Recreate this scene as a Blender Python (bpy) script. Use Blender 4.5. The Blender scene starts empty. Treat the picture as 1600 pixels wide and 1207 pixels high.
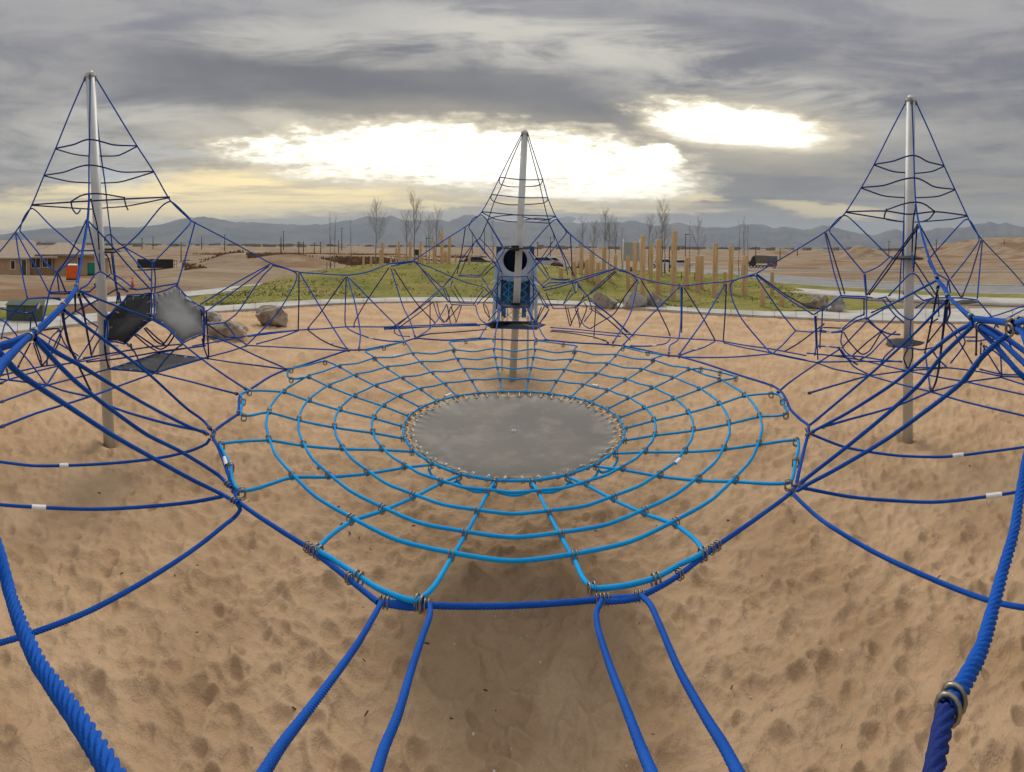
import bpy, math, random
import numpy as np
from mathutils import Vector, Matrix

random.seed(7)
RNG = np.random.default_rng(11)
sc = bpy.context.scene
COL = sc.collection
R = math.radians
PI = math.pi

# ------------------------------------------------------------------ camera
CAM_H = 2.5
F = 728.0            # photo pixels per radian of azimuth (stitched cylindrical picture)
CX, CY = 805.0, 385.0
ROLL = -0.0075
cd = bpy.data.cameras.new('camera')
cam = bpy.data.objects.new('camera', cd)
COL.objects.link(cam)
sc.camera = cam
cam.location = (0, 0, CAM_H)
cam.rotation_mode = 'XYZ'
cam.matrix_world = Matrix.Translation((0, 0, CAM_H)) @ Matrix.Rotation(ROLL, 4, 'Y') @ Matrix.Rotation(PI / 2, 4, 'X')
cd.type = 'PANO'
cd.panorama_type = 'CENTRAL_CYLINDRICAL'
cd.central_cylindrical_range_u_min = (0 - CX) / F
cd.central_cylindrical_range_u_max = (1600 - CX) / F
cd.central_cylindrical_range_v_min = (CY - 1207) / F
cd.central_cylindrical_range_v_max = CY / F
cd.central_cylindrical_radius = 1.0
cd.clip_start = 0.02
cd.clip_end = 60000

# ------------------------------------------------------------------ world
EXPOSURE = 0.58
w = bpy.data.worlds.new('World')
sc.world = w
w.use_nodes = True
nt = w.node_tree
nt.nodes.clear()


class NG:
    """tiny helper to write node maths as expressions"""
    def __init__(s, tree): s.t = tree
    def n(s, typ, **kw):
        x = s.t.nodes.new(typ)
        for k, v in kw.items(): setattr(x, k, v)
        return x
    def put(s, sock, v):
        if hasattr(v, 'is_output') or isinstance(v, bpy.types.NodeSocket): s.t.links.new(v, sock)
        else: sock.default_value = v
    def m(s, op, a, b=None, c=None, clamp=False):
        x = s.n('ShaderNodeMath', operation=op, use_clamp=clamp)
        s.put(x.inputs[0], a)
        if b is not None: s.put(x.inputs[1], b)
        if c is not None: s.put(x.inputs[2], c)
        return x.outputs[0]
    def add(s, a, b): return s.m('ADD', a, b)
    def sub(s, a, b): return s.m('SUBTRACT', a, b)
    def mul(s, a, b): return s.m('MULTIPLY', a, b)
    def div(s, a, b): return s.m('DIVIDE', a, b)
    def ss(s, v, lo, hi, a=0.0, b=1.0):
        x = s.n('ShaderNodeMapRange', interpolation_type='SMOOTHSTEP')
        s.put(x.inputs[0], v)
        for i, q in enumerate((lo, hi, a, b)): x.inputs[i + 1].default_value = q
        return x.outputs[0]
    def mix(s, f, a, b):
        x = s.n('ShaderNodeMix', data_type='RGBA')
        s.put(x.inputs[0], f)
        for i, v in ((6, a), (7, b)):
            if isinstance(v, tuple): v = v if len(v) == 4 else (*v, 1)
            s.put(x.inputs[i], v)
        return x.outputs[2]
    def noise(s, vec, scale, detail=4, rough=.5, dist=0.0):
        x = s.n('ShaderNodeTexNoise')
        if vec is not None: s.t.links.new(vec, x.inputs['Vector'])
        x.inputs['Scale'].default_value = scale
        x.inputs['Detail'].default_value = detail
        x.inputs['Roughness'].default_value = rough
        x.inputs['Distortion'].default_value = dist
        return x.outputs[0]
    def vec(s, x, y, z):
        c = s.n('ShaderNodeCombineXYZ')
        for i, v in enumerate((x, y, z)): s.put(c.inputs[i], v)
        return c.outputs[0]


g = NG(nt)
tc = g.n('ShaderNodeTexCoord')
sp = g.n('ShaderNodeSeparateXYZ')
nt.links.new(tc.outputs['Generated'], sp.inputs[0])
X, Y, Z = sp.outputs
az = g.m('ARCTAN2', X, Y)
hz = g.m('MAXIMUM', g.m('SQRT', g.add(g.mul(X, X), g.mul(Y, Y))), 0.02)
el = g.div(Z, hz)
# cloud sheet seen in perspective: project the direction on a plane overhead
zz = g.add(g.m('MAXIMUM', Z, 0.0), 0.13)
cp = g.vec(g.div(X, zz), g.div(Y, zz), 0.0)
wv = g.sub(g.noise(cp, 1.3, 4, .55), .5)
wv2 = g.sub(g.noise(cp, 4.5, 5, .6), .5)
S = g.add(g.add(g.mul(az, F), CX), g.add(g.mul(wv, 150.0), g.mul(wv2, 60.0)))
streak = g.sub(g.noise(g.vec(g.mul(az, 2.6), g.mul(el, 30.0), 1.7), 1.6, 5, .6), .5)
T = g.add(g.sub(CY, g.mul(el, F)), g.add(g.mul(wv2, 30.0), g.mul(streak, 24.0)))


def blob(cx, cy, a, b, tilt=0.0, soft=.7, gain=1.0):
    dx = g.sub(S, cx)
    dy = g.sub(g.sub(T, cy), g.mul(dx, tilt))
    q = g.sub(1.0, g.add(g.m('POWER', g.m('ABSOLUTE', g.div(dx, a)), 2.0), g.m('POWER', g.m('ABSOLUTE', g.div(dy, b)), 2.0)))
    return g.ss(q, 1 - 1.0 - soft, soft, 0.0, gain)


def mx(*v):
    r_ = v[0]
    for q in v[1:]: r_ = g.m('MAXIMUM', r_, q)
    return r_


c1 = g.noise(cp, 0.9, 6, .62, .4)
c2 = g.noise(g.vec(g.mul(az, 2.0), g.mul(el, 9.0), 0.3), 1.5, 7, .6, .5)
c3 = g.noise(g.vec(g.mul(az, 2.0), g.mul(el, 34.0), 5.3), 1.6, 6, .62, .3)
lum = g.ss(g.add(g.mul(c1, .45), g.mul(c2, .55)), .39, .62)
base = g.mix(lum, (.165, .165, .185), (.38, .36, .335))
# slightly violet grey overhead, warmer and streakier near the horizon
base = g.mix(g.ss(el, .18, .50, 0, .65), base, g.mix(lum, (.19, .19, .225), (.32, .315, .325)))
low = g.ss(el, .26, .06)
lows = g.mix(g.ss(c3, .38, .64), (.22, .215, .20), (.47, .41, .29))
base = g.mix(g.mul(low, .75), base, lows)
dark = mx(blob(660, 152, 440, 66, .07, .9), blob(420, 120, 240, 34, .05, .9, .7), blob(1120, 285, 190, 44, .08, .8, .9), blob(980, 195, 160, 32, .14, .8, .8), blob(1010, 340, 160, 14, .02, .7, .5))
base = g.mix(g.mul(dark, .78), base, g.mix(c2, (.105, .105, .12), (.165, .162, .17)))
lightp = mx(blob(860, 62, 300, 42, .08, .9, .9), blob(520, 70, 240, 34, .05, .9, .6), blob(420, 205, 330, 30, .03, .9, .9), blob(150, 240, 200, 50, -.02, .9, .6), blob(1180, 150, 230, 48, .1, .9, .75))
base = g.mix(g.mul(lightp, g.ss(c2, .35, .62)), base, (.62, .59, .51))
# overcast sky grows brighter towards the zenith
base = g.mix(g.ss(Z, .35, 1.0), base, (.85, .85, .87))
glow = mx(blob(640, 262, 420, 92, .02, .9), blob(1150, 205, 190, 60, .06, .9, .8))
base = g.mix(g.mul(glow, .55), base, (.70, .60, .40))
yel = mx(blob(330, 312, 330, 30, -.03, .8), blob(470, 292, 230, 26, .02, .9), blob(180, 335, 260, 18, 0, .9), blob(900, 318, 200, 12, .02, .9, .8), blob(60, 352, 260, 20, 0, .9, .9), blob(1010, 305, 120, 10, .03, .8, 1), blob(1300, 325, 90, 12, .1, .9, .5), blob(660, 322, 70, 7, 0, .9, .8))
hb = g.ss(el, .10, .015)
base = g.mix(g.mul(hb, .6), base, (.46, .42, .35))
base = g.mix(g.mul(yel, g.ss(c3, .30, .52, .35, 1)), base, (1.5, 1.18, .55))
gap = mx(blob(745, 246, 300, 54, .035, .9), blob(935, 266, 160, 50, .1, .9), blob(1145, 194, 150, 34, .11, .8), blob(1030, 238, 46, 18, .05, .6), blob(890, 288, 200, 26, .04, .9, .9), blob(560, 275, 170, 20, .03, .9, .7), blob(450, 242, 130, 26, .03, .9, .8))
rag = g.sub(g.add(g.add(g.mul(c2, .4), g.mul(c3, .35)), g.mul(wv2, .55)), .375)
rag = g.add(rag, g.mul(g.sub(g.noise(cp, 9.0, 6, .65), .5), .5))
gf = g.add(gap, g.mul(rag, 1.5))
edge_ = g.ss(gap, 0.0, .14)
warm = g.mul(g.ss(gf, -.1, .62), edge_)
white = g.mul(g.ss(gf, .42, 1.05), edge_)
skyc = g.mix(g.mul(warm, .8), base, (.86, .76, .54))
skyc = g.mix(white, skyc, (1.9, 1.78, 1.5))
# the sky goes on as plain overcast all round
nish = g.n('ShaderNodeTexSky')
nish.sky_type = 'NISHITA'
nish.sun_disc = False
nish.sun_elevation = R(48)
nish.sun_rotation = R(-4)
b1 = g.n('ShaderNodeBackground')
b1.inputs[1].default_value = .09
nt.links.new(nish.outputs[0], b1.inputs[0])
b2 = g.n('ShaderNodeBackground')
nt.links.new(skyc, b2.inputs[0])
b2.inputs[1].default_value = .74
ms = g.n('ShaderNodeMixShader')
cover = g.sub(1.0, g.mul(blob(190, 262, 120, 40, 0, .9, .38), g.ss(c2, .45, .6)))
nt.links.new(cover, ms.inputs[0])
nt.links.new(b1.outputs[0], ms.inputs[1])
nt.links.new(b2.outputs[0], ms.inputs[2])
wo = g.n('ShaderNodeOutputWorld')
nt.links.new(ms.outputs[0], wo.inputs[0])
w.cycles.sampling_method = 'MANUAL' if hasattr(w.cycles, 'sampling_method') else None
w.cycles.sample_map_resolution = 1024

# ------------------------------------------------------------------ sun
sl = bpy.data.lights.new('sun', 'SUN')
sl.energy = 1.25
sl.angle = R(22)
sl.color = (1, .93, .82)
sun = bpy.data.objects.new('sun', sl)
COL.objects.link(sun)
sdir = Vector((math.sin(R(-4)) * math.cos(R(48)), math.cos(R(-4)) * math.cos(R(48)), math.sin(R(48))))
sun.rotation_euler = sdir.to_track_quat('Z', 'Y').to_euler()
sun.location = (0, 30, 12)

vs = sc.view_settings
vs.view_transform = 'Standard'
vs.look = 'None'
vs.exposure = EXPOSURE
vs.gamma = 1
vs.use_curve_mapping = False
cy = sc.cycles
cy.use_denoising = True
cy.max_bounces = 5
cy.diffuse_bounces = 3
cy.glossy_bounces = 3
cy.transparent_max_bounces = 12
cy.volume_bounces = 0
cy.caustics_reflective = False
cy.caustics_refractive = False

# ------------------------------------------------------------------ pixel <-> place
RM = np.array(Matrix.Rotation(ROLL, 3, 'Y'))


def ray(px, py):
    u = (px - CX) / F
    v = (CY - py) / F
    return RM @ np.array([math.sin(u), math.cos(u), v])


def at(px, py, d):
    """point seen at photo pixel (px, py) at horizontal distance d"""
    r_ = ray(px, py)
    k = d / math.hypot(r_[0], r_[1])
    return Vector((r_[0] * k, r_[1] * k, CAM_H + r_[2] * k))


def atz(px, py, z):
    r_ = ray(px, py)
    k = (z - CAM_H) / r_[2]
    return Vector((r_[0] * k, r_[1] * k, z))


def atplane(px, py, A, B):
    r_ = ray(px, py)
    dx, dy = B[0] - A[0], B[1] - A[1]
    # k*r = A + t*d
    det = r_[0] * (-dy) + dx * r_[1]
    k = (A[0] * (-dy) + dx * A[1]) / det
    return Vector((r_[0] * k, r_[1] * k, CAM_H + r_[2] * k))


def sst(a, b, x):
    t = np.clip((x - a) / (b - a), 0, 1)
    return t * t * (3 - 2 * t)


def ground_z(x, y):
    """base terrain height around the playground"""
    d = np.hypot(x, y)
    a = np.arctan2(x, y)
    left = 1 - sst(-.86, -.60, a)
    d0 = 50 - 27 * left
    k = .040 + .008 * left
    z = -np.clip(d - d0, 0, None) * k
    lim = -(2.9 + .4 * left)
    z = np.maximum(z, lim)
    # smooth the lower corner a little and add gentle swells far out
    z = z + sst(120, 400, d) * (np.sin(x * .011 + 1) * np.cos(y * .009) * 1.2) * (1 - sst(1500, 5000, d))
    # spoil heaps and low mounds
    for hx, hy, hr, hh in HEAPS:
        q = ((x - hx) ** 2 + (y - hy) ** 2) / hr ** 2
        z = z + hh * np.exp(-q)
    # hill on the right
    return z


def heap(px, d, rr, hh):
    p = at(px, 400, d)
    return (p.x, p.y, rr, hh)


HEAPS = [heap(1350, 260, 11, 5.2), heap(1338, 262, 8, 2.5), heap(1500, 330, 42, 7.0), heap(1600, 340, 50, 8.0), heap(1700, 330, 60, 8.0),
         heap(1225, 420, 20, 3.2), heap(1280, 400, 16, 3.5),
         heap(470, 74, 6, 1.4), heap(430, 80, 6, 1.5), heap(395, 95, 8, 1.5), heap(560, 82, 6, 1.3), heap(600, 100, 8, 1.3), heap(520, 100, 8, 1.5),
         heap(500, 130, 14, 1.7), heap(590, 140, 16, 1.8), heap(440, 140, 14, 1.6), heap(360, 90, 7, 1.7), heap(330, 120, 10, 1.4), heap(290, 110, 8, 1.0)]


def hit(px, py, zoff=0.0):
    """walk the ray of a pixel until it meets the terrain"""
    r_ = ray(px, py)
    h = math.hypot(r_[0], r_[1])
    d = 5.0
    while d < 3000:
        k = d / h
        x, y, z = r_[0] * k, r_[1] * k, CAM_H + r_[2] * k
        gz = float(ground_z(np.array(x), np.array(y))) + zoff
        if z <= gz: return Vector((x, y, gz))
        d *= 1.004
    return Vector((x, y, z))


def gpoint(px, d, zoff=0.0):
    p = at(px, 385, d)
    return Vector((p.x, p.y, float(ground_z(np.array(p.x), np.array(p.y))) + zoff))


# ------------------------------------------------------------------ materials
MATS = {}


def pmat(name, color, rough=.7, metal=0.0, var=.12, nscale=8.0, bump=0.0, bscale=60.0, coat=0.0, color2=None, c2scale=2.0, c2lo=.45, c2hi=.62, spec=.5, wear=0.0):
    if name in MATS: return MATS[name]
    m = bpy.data.materials.new(name)
    m.use_nodes = True
    t = m.node_tree
    b = t.nodes['Principled BSDF']
    h = NG(t)
    tcc = h.n('ShaderNodeTexCoord')
    P = tcc.outputs['Object']
    n1 = h.noise(P, nscale, 5, .6)
    dk = tuple(c * (1 - var) for c in color)
    lt = tuple(min(1, c * (1 + var)) for c in color)
    c = h.mix(h.ss(n1, .3, .7), dk, lt)
    if color2 is not None:
        c = h.mix(h.ss(h.noise(P, c2scale, 5, .6), c2lo, c2hi), c, color2)
    if wear:
        c = h.mix(h.mul(h.ss(h.noise(P, nscale * 4, 6, .7), .56, .7), wear), c, (.25, .2, .15))
    t.links.new(c, b.inputs['Base Color'])
    b.inputs['Roughness'].default_value = rough
    b.inputs['Metallic'].default_value = metal
    b.inputs['Specular IOR Level'].default_value = spec
    b.inputs['Coat Weight'].default_value = coat
    if bump:
        bp = h.n('ShaderNodeBump')
        bp.inputs['Strength'].default_value = 1.0
        bp.inputs['Distance'].default_value = bump
        t.links.new(h.noise(P, bscale, 5, .6), bp.inputs['Height'])
        t.links.new(bp.outputs[0], b.inputs['Normal'])
    MATS[name] = m
    return m


# ------------------------------------------------------------------ object helpers
def _mesh(name, verts, faces, smooth=False):
    me = bpy.data.meshes.new(name)
    me.from_pydata([tuple(v) for v in verts], [], faces)
    if smooth: me.polygons.foreach_set('use_smooth', [True] * len(me.polygons))
    me.update()
    return me


def grid_mesh(name, V, smooth=True, closed=False):
    """V: array (n, m, 3) -> quad grid"""
    n, m_ = V.shape[:2]
    me = bpy.data.meshes.new(name)
    nv = n * m_
    me.vertices.add(nv)
    me.vertices.foreach_set('co', V.reshape(-1).astype(np.float32))
    i, j = np.meshgrid(np.arange(n - 1), np.arange(m_ - 1), indexing='ij')
    a = (i * m_ + j).ravel()
    q = np.stack([a, a + 1, a + m_ + 1, a + m_], 1)
    if closed:
        i = np.arange(n - 1)
        q = np.concatenate([q, np.stack([i * m_ + m_ - 1, i * m_, (i + 1) * m_, (i + 1) * m_ + m_ - 1], 1)])
    nf = len(q)
    me.loops.add(nf * 4)
    me.loops.foreach_set('vertex_index', q.ravel().astype(np.int32))
    me.polygons.add(nf)
    me.polygons.foreach_set('loop_start', (np.arange(nf) * 4).astype(np.int32))
    me.polygons.foreach_set('loop_total', np.full(nf, 4, np.int32))
    me.update(calc_edges=True)
    if smooth: me.polygons.foreach_set('use_smooth', np.ones(nf, bool))
    return me


def link(name, me, mat=None, parent=None, label=None, cat=None, group=None, kind=None):
    o = bpy.data.objects.new(name, me)
    COL.objects.link(o)
    if mat is not None and me is not None and hasattr(me, 'materials') and not me.materials: me.materials.append(mat)
    if parent is not None: o.parent = parent
    if label: o['label'] = label
    if cat: o['category'] = cat
    if group: o['group'] = group
    if kind: o['kind'] = kind
    return o


def thing(name, label, cat, loc=(0, 0, 0), rz=0.0, group=None):
    o = link(name, None, label=label, cat=cat, group=group)
    o.location = loc
    o.rotation_euler = (0, 0, rz)
    o.empty_display_size = .2
    return o


class MB:
    def __init__(s): s.v, s.f = [], []
    def addm(s, vs_, fs):
        b = len(s.v)
        s.v += [tuple(x) for x in vs_]
        s.f += [tuple(b + i for i in q) for q in fs]
    def box(s, x0, x1, y0, y1, z0, z1, bev=0.0):
        if bev:
            e = bev
            pts = []
            for (z, k) in ((z0, e), (z0 + e, 0), (z1 - e, 0), (z1, e)):
                pts += [(x0 + k, y0 + k, z), (x1 - k, y0 + k, z), (x1 - k, y1 - k, z), (x0 + k, y1 - k, z)]
            fs = [(3, 2, 1, 0), (12, 13, 14, 15)]
            for l in range(3):
                for i in range(4):
                    j = (i + 1) % 4
                    fs.append((l * 4 + i, l * 4 + j, l * 4 + 4 + j, l * 4 + 4 + i))
            s.addm(pts, fs)
        else:
            s.addm([(x0, y0, z0), (x1, y0, z0), (x1, y1, z0), (x0, y1, z0), (x0, y0, z1), (x1, y0, z1), (x1, y1, z1), (x0, y1, z1)],
                   [(3, 2, 1, 0), (4, 5, 6, 7), (0, 1, 5, 4), (1, 2, 6, 5), (2, 3, 7, 6), (3, 0, 4, 7)])
        return s
    def cyl(s, p0, p1, r0, r1=None, n=12, cap=True):
        p0, p1 = Vector(p0), Vector(p1)
        r1 = r0 if r1 is None else r1
        ax = (p1 - p0).normalized()
        a = ax.orthogonal().normalized()
        b = ax.cross(a)
        vs_ = []
        for p, r_ in ((p0, r0), (p1, r1)):
            for i in range(n):
                t = 2 * PI * i / n
                vs_.append(p + (a * math.cos(t) + b * math.sin(t)) * r_)
        fs = [(i, (i + 1) % n, n + (i + 1) % n, n + i) for i in range(n)]
        if cap: fs += [tuple(range(n - 1, -1, -1)), tuple(range(n, 2 * n))]
        s.addm(vs_, fs)
        return s
    def prism(s, pts, y0, y1):
        """pts: outline in x,z extruded along y"""
        n = len(pts)
        s.addm([(x, y0, z) for x, z in pts] + [(x, y1, z) for x, z in pts],
               [tuple(range(n)), tuple(range(2 * n - 1, n - 1, -1))] + [(i + n, (i + 1) % n + n, (i + 1) % n, i) for i in range(n)])
        return s
    def go(s, name, mat, parent=None, smooth=False, **kw):
        return link(name, _mesh(name, s.v, s.f, smooth), mat, parent, **kw)


def tube_pts(P, r, n=6, twist=False, step=None, deep=.30):
    """sweep; returns verts, faces. P list of Vector. twist: laid strands"""
    P = [Vector(p) for p in P]
    # resample
    if step:
        out = [P[0]]
        for a, b in zip(P, P[1:]):
            k = max(1, int(round((b - a).length / step)))
            for i in range(1, k + 1): out.append(a.lerp(b, i / k))
        P = out
    T_ = []
    for i in range(len(P)):
        a = P[max(0, i - 1)]
        b = P[min(len(P) - 1, i + 1)]
        t = (b - a)
        T_.append(t.normalized() if t.length > 1e-9 else Vector((0, 0, 1)))
    nrm = T_[0].orthogonal().normalized()
    V = np.zeros((len(P), n, 3))
    s_ = 0.0
    pitch = r * 7.5
    for i, p in enumerate(P):
        if i:
            nrm = (nrm - T_[i] * nrm.dot(T_[i]))
            nrm = nrm.normalized() if nrm.length > 1e-9 else T_[i].orthogonal().normalized()
            s_ += (p - P[i - 1]).length
        bi = T_[i].cross(nrm)
        off = 2 * PI * s_ / pitch if twist else 0
        for k in range(n):
            th = 2 * PI * k / n + off
            rr = r * (1.05 - deep + deep * abs(math.cos(3 * 2 * PI * k / n)) ** .7) if twist else r
            q = p + (nrm * math.cos(th) + bi * math.sin(th)) * rr
            V[i, k] = q
    return V


def smooth_path(P, sub=5, tight=.5):
    """Catmull-Rom through points"""
    P = [Vector(p) for p in P]
    if len(P) < 3 or sub < 2: return P
    out = []
    Q = [P[0] * 2 - P[1]] + P + [P[-1] * 2 - P[-2]]
    for i in range(1, len(Q) - 2):
        p0, p1, p2, p3 = Q[i - 1], Q[i], Q[i + 1], Q[i + 2]
        l1 = (p2 - p1).length
        m1 = (p2 - p0)
        m2 = (p3 - p1)
        m1 = m1.normalized() * l1 * .75 * (2 * tight) if m1.length else m1
        m2 = m2.normalized() * l1 * .75 * (2 * tight) if m2.length else m2
        for j in range(sub):
            t = j / sub
            t2, t3 = t * t, t * t * t
            out.append(p1 * (2 * t3 - 3 * t2 + 1) + m1 * (t3 - 2 * t2 + t) + p2 * (-2 * t3 + 3 * t2) + m2 * (t3 - t2))
    out.append(P[-1])
    return out

# ================================================================== the ground
def interp_poly(tab):
    xs = np.array([t[0] for t in tab], float)
    ys = np.array([t[1] for t in tab], float)
    return lambda x: np.interp(x, xs, ys)


# edge of the sand pit and of the concrete path round it: pixel column -> distance
pit_pts = [(-560, 11.5), (-300, 11.5), (-120, 11.7), (0, 12.6), (80, 13.6), (150, 14.6), (240, 16.2), (325, 16.8), (400, 17.8), (470, 18.9), (540, 19.7), (620, 20.3), (700, 20.6), (800, 20.3), (900, 19.7),
           (1000, 18.7), (1100, 17.6), (1200, 16.8), (1300, 16.2), (1400, 15.8), (1500, 15.7), (1600, 15.9), (1750, 15.2), (2000, 13), (2200, 12)]
pitR = interp_poly([((p - CX) / F, d) for p, d in pit_pts])


def pit_d(a):
    a = (np.asarray(a) + PI) % (2 * PI) - PI
    return np.where(np.abs(a) < 1.9, pitR(a), 11.8 + .0 * a)


pathW = interp_poly([((p - CX) / F, d) for p, d in [(-400, 2.2), (0, 2.0), (150, 1.7), (325, 1.5), (700, 1.55), (900, 1.3), (1100, 1.1), (1200, 1.2), (1300, 1.9), (1400, 3.2), (1600, 3.6), (1800, 3.4), (2100, 2.5)]])


def fbm2(x, y, seed, octs, sc0, gain=.5):
    """cheap value noise"""
    rg = np.random.default_rng(seed)
    tot = np.zeros_like(x)
    amp = 1.0
    for o in range(octs):
        tab = rg.random((256, 256))
        fx, fy = x * sc0 * 2 ** o + 37.3 * o, y * sc0 * 2 ** o + 11.7 * o
        ix, iy = np.floor(fx).astype(int), np.floor(fy).astype(int)
        tx, ty = fx - ix, fy - iy
        tx, ty = tx * tx * (3 - 2 * tx), ty * ty * (3 - 2 * ty)
        g00, g10 = tab[ix & 255, iy & 255], tab[(ix + 1) & 255, iy & 255]
        g01, g11 = tab[ix & 255, (iy + 1) & 255], tab[(ix + 1) & 255, (iy + 1) & 255]
        tot += amp * ((g00 * (1 - tx) + g10 * tx) * (1 - ty) + (g01 * (1 - tx) + g11 * tx) * ty - .5)
        amp *= gain
    return tot


def prints(x, y, cell, seed, smin, smax, dmin, dmax):
    """scuffed foot and hand prints: one soft hollow with a pushed-up rim per cell"""
    rg = np.random.default_rng(seed)
    T1 = rg.random((128, 128, 6))
    ci, cj = np.floor(x / cell).astype(int), np.floor(y / cell).astype(int)
    h = np.zeros_like(x)
    for di in (-1, 0, 1):
        for dj in (-1, 0, 1):
            q = T1[(ci + di) & 127, (cj + dj) & 127]
            cx = (ci + di + q[..., 0]) * cell
            cyy = (cj + dj + q[..., 1]) * cell
            th = q[..., 2] * PI
            s1 = smin + (smax - smin) * q[..., 3]
            s2 = s1 * (1.0 + .9 * q[..., 4])
            dx, dy = x - cx, y - cyy
            a = (dx * np.cos(th) + dy * np.sin(th)) / s2
            b = (-dx * np.sin(th) + dy * np.cos(th)) / s1
            r2 = a * a + b * b
            dep = dmin + (dmax - dmin) * q[..., 5]
            h += -dep * np.exp(-r2) + dep * .55 * np.exp(-(np.sqrt(r2) - 1.75) ** 2 * 5) * (1 + .8 * a)
    return h


def bowls(x, y, cell, seed):
    """trodden sand: hollows that meet in crisp crests"""
    rg = np.random.default_rng(seed)
    T1 = rg.random((128, 128, 3))
    wx_ = x + fbm2(x, y, seed + 1, 2, 1.6 / cell * .3, .5) * cell * .9
    wy_ = y + fbm2(x, y, seed + 2, 2, 1.6 / cell * .3, .5) * cell * .9
    ci, cj = np.floor(wx_ / cell).astype(int), np.floor(wy_ / cell).astype(int)
    best = np.full_like(x, 9.0)
    for di in (-1, 0, 1):
        for dj in (-1, 0, 1):
            q = T1[(ci + di) & 127, (cj + dj) & 127]
            dx = (wx_ / cell - (ci + di + q[..., 0]))
            dy = (wy_ / cell - (cj + dj + q[..., 1]))
            best = np.minimum(best, (dx * dx + dy * dy) * (.7 + .6 * q[..., 2]))
    return np.minimum(best, .9)


def sand_h(x, y):
    h = fbm2(x, y, 3, 4, .55, .55) * .06
    rd = 1 - np.abs(fbm2(x + 3 * fbm2(x, y, 9, 2, .8) * .3, y, 5, 3, 2.6, .5)) * 2.2
    m1 = .45 + .55 * sst(-.15, .25, fbm2(x, y, 61, 3, .8, .5))
    h = h + bowls(x, y, .33, 63) * .085 * m1
    h = h + bowls(x, y, .17, 67) * .070 * (1.2 - .6 * m1)
    h = h + bowls(x, y, .08, 69) * .022
    h = h + prints(x, y, .27, 21, .038, .06, .004, .026)
    h = h + prints(x, y, .19, 22, .024, .038, .002, .022)
    h = h + fbm2(x, y, 8, 3, 13.0, .6) * .007
    return h


mLx, mLy = at(173, 697, 5.74)[:2]
mRx, mRy = at(1418, 690, 6.06)[:2]
# the sand: one finely broken sheet
na, nr = 900, 640
aa = np.concatenate([np.linspace(-1.22, 1.22, na - 90), np.linspace(1.25, 2 * PI - 1.25, 90)])
inv = np.linspace(1 / .9, 1 / 21.5, nr - 6)
rr = np.concatenate([[.02, .2, .4, .55, .68, .79], 1 / inv])
frac = rr / rr[-1]
A_, RR_ = np.meshgrid(aa, np.arange(nr), indexing='ij')
Rmax = (pit_d(A_) + .25)
# radial rows follow the camera-near spacing but end on the pit edge
Rv = rr[RR_] * (1 + (Rmax / rr[-1] - 1) * (rr[RR_] / rr[-1]) ** 2)
xs, ys = Rv * np.sin(A_), Rv * np.cos(A_)
hs = np.zeros_like(xs)
hs = sand_h(xs, ys)
# scooped hollows below the bouncing mat and round the mast feet
for (px_, py_, r_, dpt) in ((0, 3.6, 1.1, -.07), (.1, 2.6, .7, -.05)):
    hs += dpt * np.exp(-((xs - px_) ** 2 + (ys - py_) ** 2) / r_ ** 2)
for (px_, py_) in ((mLx, mLy), (mRx, mRy)):
    q_ = np.hypot(xs - px_, ys - py_)
    hs += .05 * np.exp(-((q_ - .19) / .07) ** 2) - .05 * np.exp(-(q_ / .12) ** 2)
# curved sweep marks at the lower right
qx, qy = xs - .95, ys - 2.1
rad = np.hypot(qx, qy)
angm = sst(-2.75, -2.2, np.arctan2(qy, qx)) * (1 - sst(-.9, -.4, np.arctan2(qy, qx)))
hs += np.sin(rad * 46) * .006 * angm * sst(.35, .5, rad) * (1 - sst(.95, 1.2, rad))
edge = sst(0, 1.2, Rmax - Rv)
hs = hs * 1.05 * (.35 + .65 * edge) - .04
sand = link('sand', grid_mesh('sand', np.stack([xs, ys, hs], -1), closed=False), kind='structure')
# close the seam of the fan
sm = bpy.data.materials.new('sand')
sm.use_nodes = True
t = sm.node_tree
b = t.nodes['Principled BSDF']
h = NG(t)
P = h.n('ShaderNodeTexCoord').outputs['Object']
c = h.mix(h.ss(h.noise(P, 1.1, 6, .6), .35, .65), (.48, .315, .178), (.61, .42, .255))
c = h.mix(h.mul(h.ss(h.noise(P, 9, 6, .65), .5, .72), .2), c, (.37, .23, .125))
grain = h.noise(P, 420, 2, .6)
c = h.mix(h.mul(h.ss(grain, .52, .72), .4), c, (.24, .15, .09))
c = h.mix(h.mul(h.ss(grain, .47, .33), .3), c, (.68, .52, .37))
t.links.new(c, b.inputs['Base Color'])
b.inputs['Roughness'].default_value = .95
b.inputs['Specular IOR Level'].default_value = .2
bp = h.n('ShaderNodeBump')
bp.inputs['Distance'].default_value = .022
bp.inputs['Strength'].default_value = 1.0
t.links.new(h.add(h.add(h.mul(h.noise(P, 60, 5, .65), .5), h.mul(grain, .15)), h.mul(h.noise(P, 16, 6, .65), 1.1)), bp.inputs['Height'])
t.links.new(bp.outputs[0], b.inputs['Normal'])
sand.data.materials.append(sm)

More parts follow.
